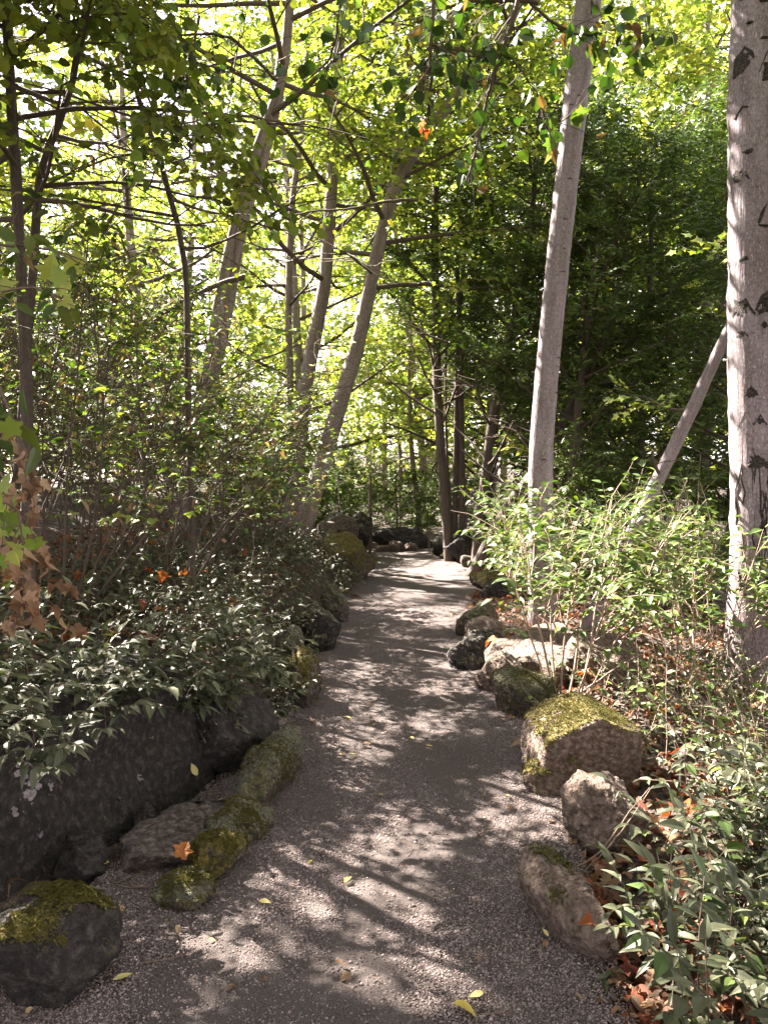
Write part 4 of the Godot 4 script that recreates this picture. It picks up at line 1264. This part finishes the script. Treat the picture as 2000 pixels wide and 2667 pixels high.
func make_plants() -> void:
	# evergreen cover on the bank
	var cg := "low evergreen clumps covering the bank"
	var n := 0
	for q in [[-1.45, -3.0], [-1.42, -3.45], [-1.2, -3.85], [-0.98, -4.2], [-1.9, -3.3], [-1.85, -3.9], [-1.55, -4.25], [-2.3, -3.9], [-0.85, -4.6]]:
		var p := Plant.new()
		var up := 0.52 - gh(q[0], q[1]) if q[1] > -4.1 else 0.35 - gh(q[0], q[1])
		cover(p, Vector3(q[0], up, q[1]), 0.26, 0.26, 40, Vector3(0.6, 0, 0.5), ["lance:cover", "ovate:cover"], 0.076, 0.33, 10)
		plant("evergreen_cover", "low evergreen clump spilling over the top of the big boulder", "groundcover", "evergreen clumps over the big boulder", Vector3(q[0], gh(q[0], q[1]) + up, q[1]), p, 200, M.stem, "glossy", 3)
	var d := 4.75
	while d < 11.5:
		var l: float = edge(EDGE_L, d)
		for k in 3:
			var off: float = [0.2, 0.8, 1.5][k]
			if -(l - off) / d > 0.62: continue
			var p := Plant.new()
			var c := Vector3(l - off, 0.0, -d)
			cover(p, c, 0.46, 0.5, 64 if d < 6.5 else 62, Vector3(0.75, 0, 0.55), ["lance:cover", "lance:cover", "lance:cover", "ovate:cover"] if d > 4.2 else ["lance:cover", "ovate:cover"], 0.062 if d > 4.5 else 0.074, 0.4, 10)
			var base := Vector3(c.x, gh(c.x, c.z) + c.y, c.z)
			var near: bool = d < 6.0 and k < 2
			var lb := "low evergreen clump of dull green leaves on the bank slope"
			plant("evergreen_cover", lb, "groundcover", cg, base, p, 170 if near else 0, M.stem, "glossy", 3 if near else 0)
			n += 1
		d += 0.62 if d < 6.0 else 0.85
	# big-leaved cover by the tapering stone
	var rg := "broad-leaved evergreens by the tapering brown stone"
	for q in [[1.08, -1.95, 0.32, 50], [1.14, -2.45, 0.32, 64], [1.48, -2.55, 0.36, 52], [1.42, -3.05, 0.34, 56], [1.78, -3.05, 0.4, 44], [1.75, -3.6, 0.4, 44]]:
		var p := Plant.new()
		cover(p, Vector3(q[0], 0.03, q[1]), q[2], q[2], q[3], Vector3(-0.35, 0, 0.4), ["ovate:cover", "lance:cover", "ovate:cover", "lance:cover", "lance:cover", "lance:cover", "ovate:shrub", "ovate:cover", "lance:cover", "lance:cover"], 0.074, 0.4, 10)
		for k in 5:
			var s := Vector3(q[0] + rf(-0.25, 0.25), gh(q[0], q[1]) + rf(0.1, 0.25), q[1] + rf(-0.2, 0.2))
			put_leaf(p, "lance:red", s, rv(1.0), Vector3.UP + rv(0.6), 0.07)
		plant("evergreen_shrub", "low shrub of broad pale-lit leaves beside the tapering brown stone", "shrub", rg, Vector3(q[0], gh(q[0], q[1]), q[1]), p, 260, M.stem, "glossy", 8)
	# thin mixed cover behind the wedge boulder
	for q in [[1.75, -4.2, 0.55], [2.2, -4.5, 0.55], [1.6, -4.9, 0.5], [2.4, -5.3, 0.6], [1.95, -5.6, 0.6], [2.9, -5.9, 0.6], [2.2, -3.9, 0.4]]:
		var p := Plant.new()
		cover(p, Vector3(q[0], 0.0, q[1]), q[2], q[2], 46, Vector3(-0.3, 0, 0.35), ["lance:cover", "ovate:shrub", "lance:cover"], 0.058, 0.46, 8)
		plant("scrubby_cover", "straggling thin-leaved undergrowth over rust-coloured dead leaves", "groundcover", "straggling undergrowth behind the wedge boulder", Vector3(q[0], gh(q[0], q[1]), q[1]), p, 110, M.palestem, "glossy", 6)
	# sunny shrubs along the path
	for q in [[1.2, -5.25, 1.45, 0.7, "shrub with upright bare stems beside the flat pale slab", 9, 11], [1.55, -6.3, 1.35, 0.8, "sunny shrub leaning over the flat pale slab", 8, 12], [2.25, -5.6, 1.15, 0.8, "sunny shrub between the slab and the scarred alder", 8, 12], [1.5, -7.6, 1.3, 0.8, "sunny shrub hiding the slim pale alder's foot", 8, 12], [2.6, -7.0, 1.3, 0.9, "tall sunny shrub under the leaning thin trunk", 9, 13], [3.3, -7.9, 1.6, 1.0, "tall sunny shrub behind the scarred alder", 9, 13], [1.85, -9.4, 1.3, 0.8, "sunny shrub past the slim pale alder by the bend", 8, 11]]:
		var p := Plant.new()
		var b := Vector3(q[0], gh(q[0], q[1]), q[1])
		bushy(p, b, q[2], q[3], q[5], q[6], ["ovate:shrub"], 0.09, 4, Vector3(0.04, 0, 0.06), 0.0, 0.5)
		plant("leafy_shrub", q[4], "shrub", "", b, p, 220, M.palestem, "leaf", q[5])
	# the twiggy thicket on the bank
	for q in [[-2.0, -4.9, 2.1, 1.0, "twiggy shrub with rusty leaves rising behind the big boulder's evergreens"], [-2.7, -5.6, 2.6, 1.3, "tangled tall shrub around the dark upright trunk"], [-1.7, -6.1, 2.0, 1.1, "tangled shrub standing over the middle of the evergreen bank"], [-2.4, -7.0, 2.6, 1.3, "tangled shrub behind the whip-thin bent stem"], [-3.4, -6.6, 3.0, 1.4, "tall twiggy shrub deep in the thicket on the bank"], [-1.7, -7.8, 2.2, 1.1, "twiggy shrub on the bank above the broad bulging rock"], [-3.2, -8.4, 3.0, 1.4, "tall twiggy shrub deep in the thicket on the bank"], [-2.1, -9.4, 2.4, 1.2, "twiggy shrub at the foot of the twin-stemmed maple"], [-4.6, -8.8, 3.2, 1.5, "tall twiggy shrub deep in the thicket on the bank"], [-1.5, -9.9, 1.6, 0.9, "low twiggy shrub just before the grey twin trunks"]]:
		var p := Plant.new()
		var b := Vector3(q[0], gh(q[0], q[1]), q[1])
		bushy(p, b, q[2], q[3], 11, 20, ["ovate:shrub", "ovate:shrub", "ovate:cover", "maple:green", "ovate:dry", "round:tree", "maple:green"], 0.064, 6, Vector3(0.12, 0, 0.1), 0.05)
		for k in 80:                                   # fine crossing twigs
			var s: Array = p.stems[R.randi() % p.stems.size()]
			var o: Vector3 = s[0][R.randi_range(1, s[0].size() - 1)]
			p.stems.append([bend(o, rv(1.0) + Vector3(0.2, 0.1, 0), rf(0.3, 0.8), 4, 0.3, -0.2), taper(0.003, 0.0012, 4)])
		plant("thicket_shrub", q[4], "shrub", "tangled twiggy shrubs on the bank", b, p, 150, M.twig, "leaf", 11)
	# dry leaves hanging at the thicket's edge
	for q in [[[[-60, 900], [20, 1050], [70, 1250], [110, 1430], [95, 1600]], 3.0, "withered branch with big curled tan leaves hanging over the bank", "maple:dry"], [[[-40, 1150], [30, 1300], [60, 1480], [40, 1640]], 2.8, "second withered branch of curled tan leaves, hanging lower", "maple:dry"]]:
		var p := Plant.new()
		var pts := PackedVector3Array()
		for w in q[0]: pts.append(at(w[0], w[1], q[1]))
		spray(p, pts, 0.006, 15, 0.2, [q[3], q[3], q[3], "ovate:dry"], 0.06, 4, 1.3, 0.2)
		plant("withered_branch", q[2], "branch", "", pts[0], p, 200, M.stem, "dry", 30)
	for q in [[[[-80, 640], [40, 640], [140, 650], [240, 690]], 2.7, "branch with long pointed green leaves reaching in at the thicket", "ovate:shrub", 0.085], [[[-80, 740], [0, 760], [90, 750], [190, 790]], 2.6, "branch with drooping dark green leaves below the long-leaved one", "ovate:shrub", 0.085], [[[-90, 1060], [-20, 1080], [40, 1090]], 2.2, "sprig with broad green leaves beside the withered tan ones", "ovate:shrub", 0.095], [[[-90, 1290], [-20, 1310], [50, 1330], [60, 1450]], 2.3, "sprig of green lobed leaves under the withered tan ones", "maple:green", 0.075], [[[-60, 300], [40, 330], [140, 380], [230, 430]], 4.0, "leafy branch with autumn tints across the dark upright trunk", "ovate:shrub", 0.08]]:
		var p := Plant.new()
		var pts := PackedVector3Array()
		for w in q[0]: pts.append(at(w[0], w[1], q[1]))
		spray(p, pts, 0.006, 9, 0.16, [q[3], q[3], q[3], q[3], "maple:green"], q[4], 2, 0.35)
		plant("leafy_branch", q[2], "branch", "", pts[0], p, 200, M.stem, "thin", 20)
	# branches hanging into the view overhead
	for q in [
		[[[1360, -40], [1330, 60], [1292, 170], [1262, 290], [1240, 390], [1215, 470]], 3.4, 0.011, 16, 0.24, "dark drooping branch with few round leaves, before the slim alder"],
		[[[1400, 5], [1290, 2], [1200, 8], [1140, 30], [1085, 60]], 3.5, 0.011, 22, 0.3, "level dark branch with thick round leaves along the top"],
		[[[1128, -40], [1126, 80], [1118, 140], [1118, 200], [1070, 235], [1020, 285]], 3.3, 0.009, 26, 0.26, "crooked dark branch hanging with clusters of round leaves"],
		[[[1125, 115], [1170, 135], [1220, 146], [1275, 150]], 3.3, 0.007, 14, 0.2, "short level side branch crossing the drooping one"],
		[[[1380, 10], [1430, 50], [1500, 85], [1570, 85], [1640, 75], [1720, 110]], 3.6, 0.008, 22, 0.24, "twig with dark leaf clusters crossing the slim alder's top"],
		[[[900, -40], [880, 60], [860, 150], [800, 210]], 3.7, 0.008, 22, 0.3, "hanging branch of green leaves before the bright gap"],
		[[[720, 210], [600, 100], [480, 90], [340, 85]], 5.0, 0.012, 20, 0.4, "arching dark branch with small leaves before the bright maples"],
		[[[520, 40], [500, 150], [470, 250], [380, 330], [280, 380]], 4.6, 0.009, 24, 0.35, "hanging twiggy branch over the thicket"],
		[[[1090, 520], [1010, 525], [900, 545], [790, 555], [660, 600]], 9.0, 0.02, 14, 0.5, "thin brown limb stretching level before the grey trunks"],
		[[[640, 720], [560, 745], [470, 790], [340, 880]], 7.5, 0.03, 8, 0.4, "crooked limb sloping down into the thicket"],
		[[[1330, 150], [1395, 240], [1440, 330], [1530, 250]], 3.8, 0.005, 16, 0.24, "thin twig of green and orange leaves beside the slim alder"]]:
		var p := Plant.new()
		var pts := PackedVector3Array()
		for w in q[0]: pts.append(at(w[0], w[1], q[1]))
		var far: bool = q[1] > 6.0
		spray(p, pts, q[2], q[3], q[4], ["maple:green", "maple:yellow", "round:tree"] if far else ["round:tree", "round:tree", "round:tree", "round:tree", "round:tree", "round:tree", "maple:green", "ovate:dry"], 0.062 if not far else 0.08, 4, 0.5)
		plant("hanging_branch", q[5], "branch", "", pts[0], p, 130, M.twig, "leaf", 24)
	var po := Plant.new()
	spray(po, PackedVector3Array([at(1100, 300, 5.0), at(1120, 330, 5.0), at(1140, 360, 5.0)]), 0.003, 3, 0.06, ["maple:dry", "maple:orange"], 0.06, 3, 0.8)
	plant("withered_branch", "cluster of burnt-orange leaves caught before the curving trunk", "branch", "", at(1100, 300, 5.0), po, 50, M.twig, "dry", 4)
	# understory
	var ug := "leafy bushes under the far trees"
	for q in [[-2.6, -12.5, 1.6, 1.0], [-3.6, -11.2, 2.2, 1.3], [-1.6, -14.5, 1.2, 0.9], [-0.9, -16.5, 1.3, 0.9], [-3.0, -16.0, 2.4, 1.4], [0.3, -20.0, 1.6, 1.2], [1.9, -20.5, 1.8, 1.3], [-1.2, -21.0, 1.8, 1.3], [3.4, -17.0, 2.0, 1.3], [2.4, -13.2, 1.3, 0.9], [3.6, -10.0, 1.8, 1.1], [4.8, -8.2, 2.0, 1.1], [2.6, -11.0, 1.6, 1.0], [0.9, -25.0, 2.0, 1.6], [-0.6, -27.0, 2.2, 1.8], [2.6, -25.0, 2.2, 1.6], [-5.4, -12.5, 3.0, 1.5], [-4.2, -10.0, 2.8, 1.3]]:
		bush("mid-green leafy bush under the trees", ug, q[0], q[1], q[2], q[3], {})

# ---------------------------------------------------------------- small things
func stick(label: String, px: Array, r: float, group := "", h := 0.01, m: Material = null) -> void:
	var pts := PackedVector3Array()
	for q in px:
		var p := on(q[0], q[1], q[2] if q.size() > 2 else h)
		pts.append(p)
	var root := thing("fallen_twig", label, "twig", pts[0], group)
	var fine := refine(pts, taper(r, r * 0.4, pts.size() - 1), 0.04)
	for k in fine[0].size(): fine[0][k] += rv(0.003)
	var mb := MB.new()
	tube(mb, fine[0], fine[1], 5)
	for k in mb.v.size(): mb.v[k] -= pts[0]
	part("twig", mb.mesh(), m if m else M.stem, root)
func fallen(label: String, kind: String, p: Vector3, size: float, group := "", tilt := 0.25) -> void:
	var vs: Array = L[kind]
	var o := part(numbered("fallen_leaf"), vs[R.randi() % vs.size()], M.dry, self)
	var x := frame(Vector3(rf(-1, 1), rf(-tilt, tilt), rf(-1, 1)), Vector3.UP + rv(tilt), p)
	x.basis = x.basis.scaled(Vector3(size, size, size))
	o.transform = x
	tag(o, label, "leaf", group)
func make_small() -> void:
	fallen("curled orange-brown maple leaf on the flat brown slab", "maple:orange", on(470, 2230, 0.1), 0.075, "", 0.5)
	fallen("yellow leaf on dark gravel by the big boulder", "ovate:yellow", on(285, 2245, 0.03), 0.085)
	fallen("round yellow leaf lying by the rough ochre-mossed stone", "ovate:yellow", on(295, 2552, 0.02), 0.06)
	fallen("pale oval leaf leaning under the leafy overhang", "ovate:yellow", on(515, 2020, 0.08), 0.07, "", 0.8)
	fallen("large pale leaf on sunny gravel at the bottom of the path", "ovate:yellow", on(1178, 2612, 0.02), 0.085)
	fallen("pale leaf on gravel near the low mossy ridge", "ovate:yellow", on(675, 2345, 0.02), 0.05)
	fallen("orange leaf on the tapering brown stone", "maple:orange", on(1545, 2400, 0.2), 0.06, "", 0.5)
	fallen("tan leaf by the foot of the olive moss hump", "ovate:dry", on(1335, 1860, 0.02), 0.07)
	fallen("green-white leaf on gravel before the olive moss hump", "ovate:yellow", on(1312, 1873, 0.02), 0.06)
	fallen("tan leaf against the wedge-shaped mossy boulder", "maple:dry", on(1362, 1935, 0.03), 0.07)
	fallen("orange leaf by the large ochre-mossed boulder", "maple:orange", on(905, 1535, 0.05), 0.13, "", 0.6)
	fallen("second orange leaf by the large ochre-mossed boulder, on the gravel", "maple:orange", on(925, 1548, 0.03), 0.11)
	fallen("orange leaf on the jagged dark rock", "maple:orange", on(1290, 1665, 0.28), 0.11, "", 0.6)
	fallen("rust leaf bunch at the foot of the shrub stems", "maple:orange", on(1510, 1755, 0.12), 0.14, "", 0.6)
	for k in 170:
		var d := 2.2 + 11.0 * pow(rf(0, 1), 1.3)
		var l: float = edge(EDGE_L, d)
		var r: float = edge(EDGE_R, d)
		var side := rf(0, 1)
		var x := rf(l + 0.05, r - 0.05) if side < 0.4 else (rf(r - 0.15, r + 0.1) if side < 0.75 else rf(l - 0.05, l + 0.2))
		fallen("small dry tan leaf lying on the gravel path", ["ovate:dry", "ovate:yellow", "maple:dry"][R.randi() % 3], Vector3(x, 0.018 * N1.get_noise_2d(x * 1.6, d * 1.6) + 0.012, -d), rf(0.022, 0.05), "small dry leaves on the gravel")
	for k in 60:
		var d := 3.2 + 6.5 * pow(rf(0, 1), 1.2)
		var x: float = edge(EDGE_R, d) + rf(0.15, 1.6)
		fallen("rust-coloured maple leaf lying among the undergrowth", "maple:orange", Vector3(x, gh(x, -d) + rf(0.03, 0.12), -d), rf(0.045, 0.075), "rust maple leaves in the shrub bed", 0.6)
	for k in 46:
		var d := 3.4 + 5.5 * pow(rf(0, 1), 1.2)
		var x: float = edge(EDGE_L, d) - rf(0.35, 1.9)
		fallen("orange maple leaf caught on the bank's evergreen cover", "maple:orange", Vector3(x, gh(x, -d) + rf(0.2, 0.36), -d), rf(0.05, 0.085), "orange leaves on the bank cover", 0.8)
	stick("long thin bent twig on gravel before the big boulder", [[395, 2310], [300, 2300], [480, 2240], [560, 2180], [620, 2165]], 0.004)
	stick("curved twig along the foot of the big boulder", [[500, 2240], [620, 2190], [700, 2165]], 0.003)
	stick("thin curved twig across the dark gravel", [[440, 2325], [520, 2332], [600, 2325]], 0.004)
	stick("straight dark stick on the sunny gravel", [[1245, 2175], [1288, 2150]], 0.005)
	stick("short stick lying on gravel near the bottom", [[1255, 2640], [1320, 2638]], 0.004)
	stick("thin crooked twig on gravel by the ochre-mossed stone", [[365, 2508], [430, 2500], [500, 2478]], 0.003)
	for k in 22:
		var d := 2.3 + 5.0 * pow(rf(0, 1), 1.3)
		var x := rf(edge(EDGE_L, d) + 0.05, edge(EDGE_R, d))
		var v := pix(Vector3(x, 0, -d))
		var w := pix(Vector3(x + rf(-0.07, 0.07), 0, -d + rf(-0.07, 0.07)))
		stick("tiny broken twig lying on the gravel path", [[v.x, v.y], [(v.x + w.x) * 0.5 + rf(-3, 3), (v.y + w.y) * 0.5], [w.x, w.y]], 0.002, "tiny twigs on the gravel")
	stick("pale arching stem over the ridged brown rock", [[1500, 2260, 0.02], [1560, 2220, 0.12], [1620, 2140, 0.3], [1690, 2050, 0.42]], 0.004, "", 0.0, M.palestem)
	stick("second pale arching stem over the ridged brown rock", [[1520, 2270, 0.02], [1590, 2200, 0.16], [1650, 2120, 0.32], [1700, 2045, 0.42]], 0.0035, "", 0.0, M.palestem)
	stick("grey bare stem bowed low behind the olive moss hump", [[1490, 1820, 0.02], [1560, 1770, 0.2], [1620, 1730, 0.32], [1700, 1690, 0.42]], 0.006, "", 0.0, M.palestem)
	stick("bare forked stem arching over the dead leaves", [[1485, 1825, 0.02], [1540, 1805, 0.12], [1600, 1825, 0.1]], 0.005, "", 0.0, M.palestem)
	# capped pipe in the bed
	var p := on(1776, 2075)
	p.y = gh(p.x, p.z)
	var pipe := thing("capped_pipe", "short dark standpipe with a white cap among dead leaves", "pipe", p)
	var mb := MB.new()
	tube(mb, PackedVector3Array([Vector3(0, -0.05, 0), Vector3(0, 0.08, 0), Vector3(0, 0.19, 0)]), PackedFloat32Array([0.017, 0.017, 0.017]), 14)
	part("pipe", mb.mesh(), M.pipe, pipe)
	mb = MB.new()
	tube(mb, PackedVector3Array([Vector3(0, 0.185, 0), Vector3(0, 0.188, 0), Vector3(0, 0.2, 0), Vector3(0, 0.203, 0)]), PackedFloat32Array([0.018, 0.022, 0.022, 0.019]), 16)
	part("cap", mb.mesh(), M.whitecap, pipe)
	# path lamp at the bend
	p = on(1117, 1436)
	var lamp := thing("path_lamp", "small unlit mushroom-shaped path lamp by the pale stones", "lamp", p)
	mb = MB.new()
	tube(mb, PackedVector3Array([Vector3(0, -0.05, 0), Vector3(0, 0.36, 0)]), PackedFloat32Array([0.018, 0.015]), 10)
	part("stem", mb.mesh(), M.lampmetal, lamp)
	mb = MB.new()
	tube(mb, PackedVector3Array([Vector3(0, 0.33, 0), Vector3(0, 0.335, 0), Vector3(0, 0.38, 0), Vector3(0, 0.41, 0)]), PackedFloat32Array([0.02, 0.11, 0.07, 0.01]), 16)
	part("cap", mb.mesh(), M.lampmetal, lamp)
	# bare pole
	p = at(963, 1425, 15.2)
	p.y = gh(p.x, p.z)
	var pole := thing("wooden_pole", "slender dark bare pole standing behind the mossy boulder", "pole", p)
	mb = MB.new()
	var tp := bend(Vector3(0, -0.1, 0), Vector3(0.01, 1, 0), 1.6, 5, 0.015, 0.0)
	tube(mb, tp, taper(0.034, 0.024, 5), 8, Color.WHITE, 1.0, 0.15)
	part("shaft", mb.mesh(), M.wood, pole)
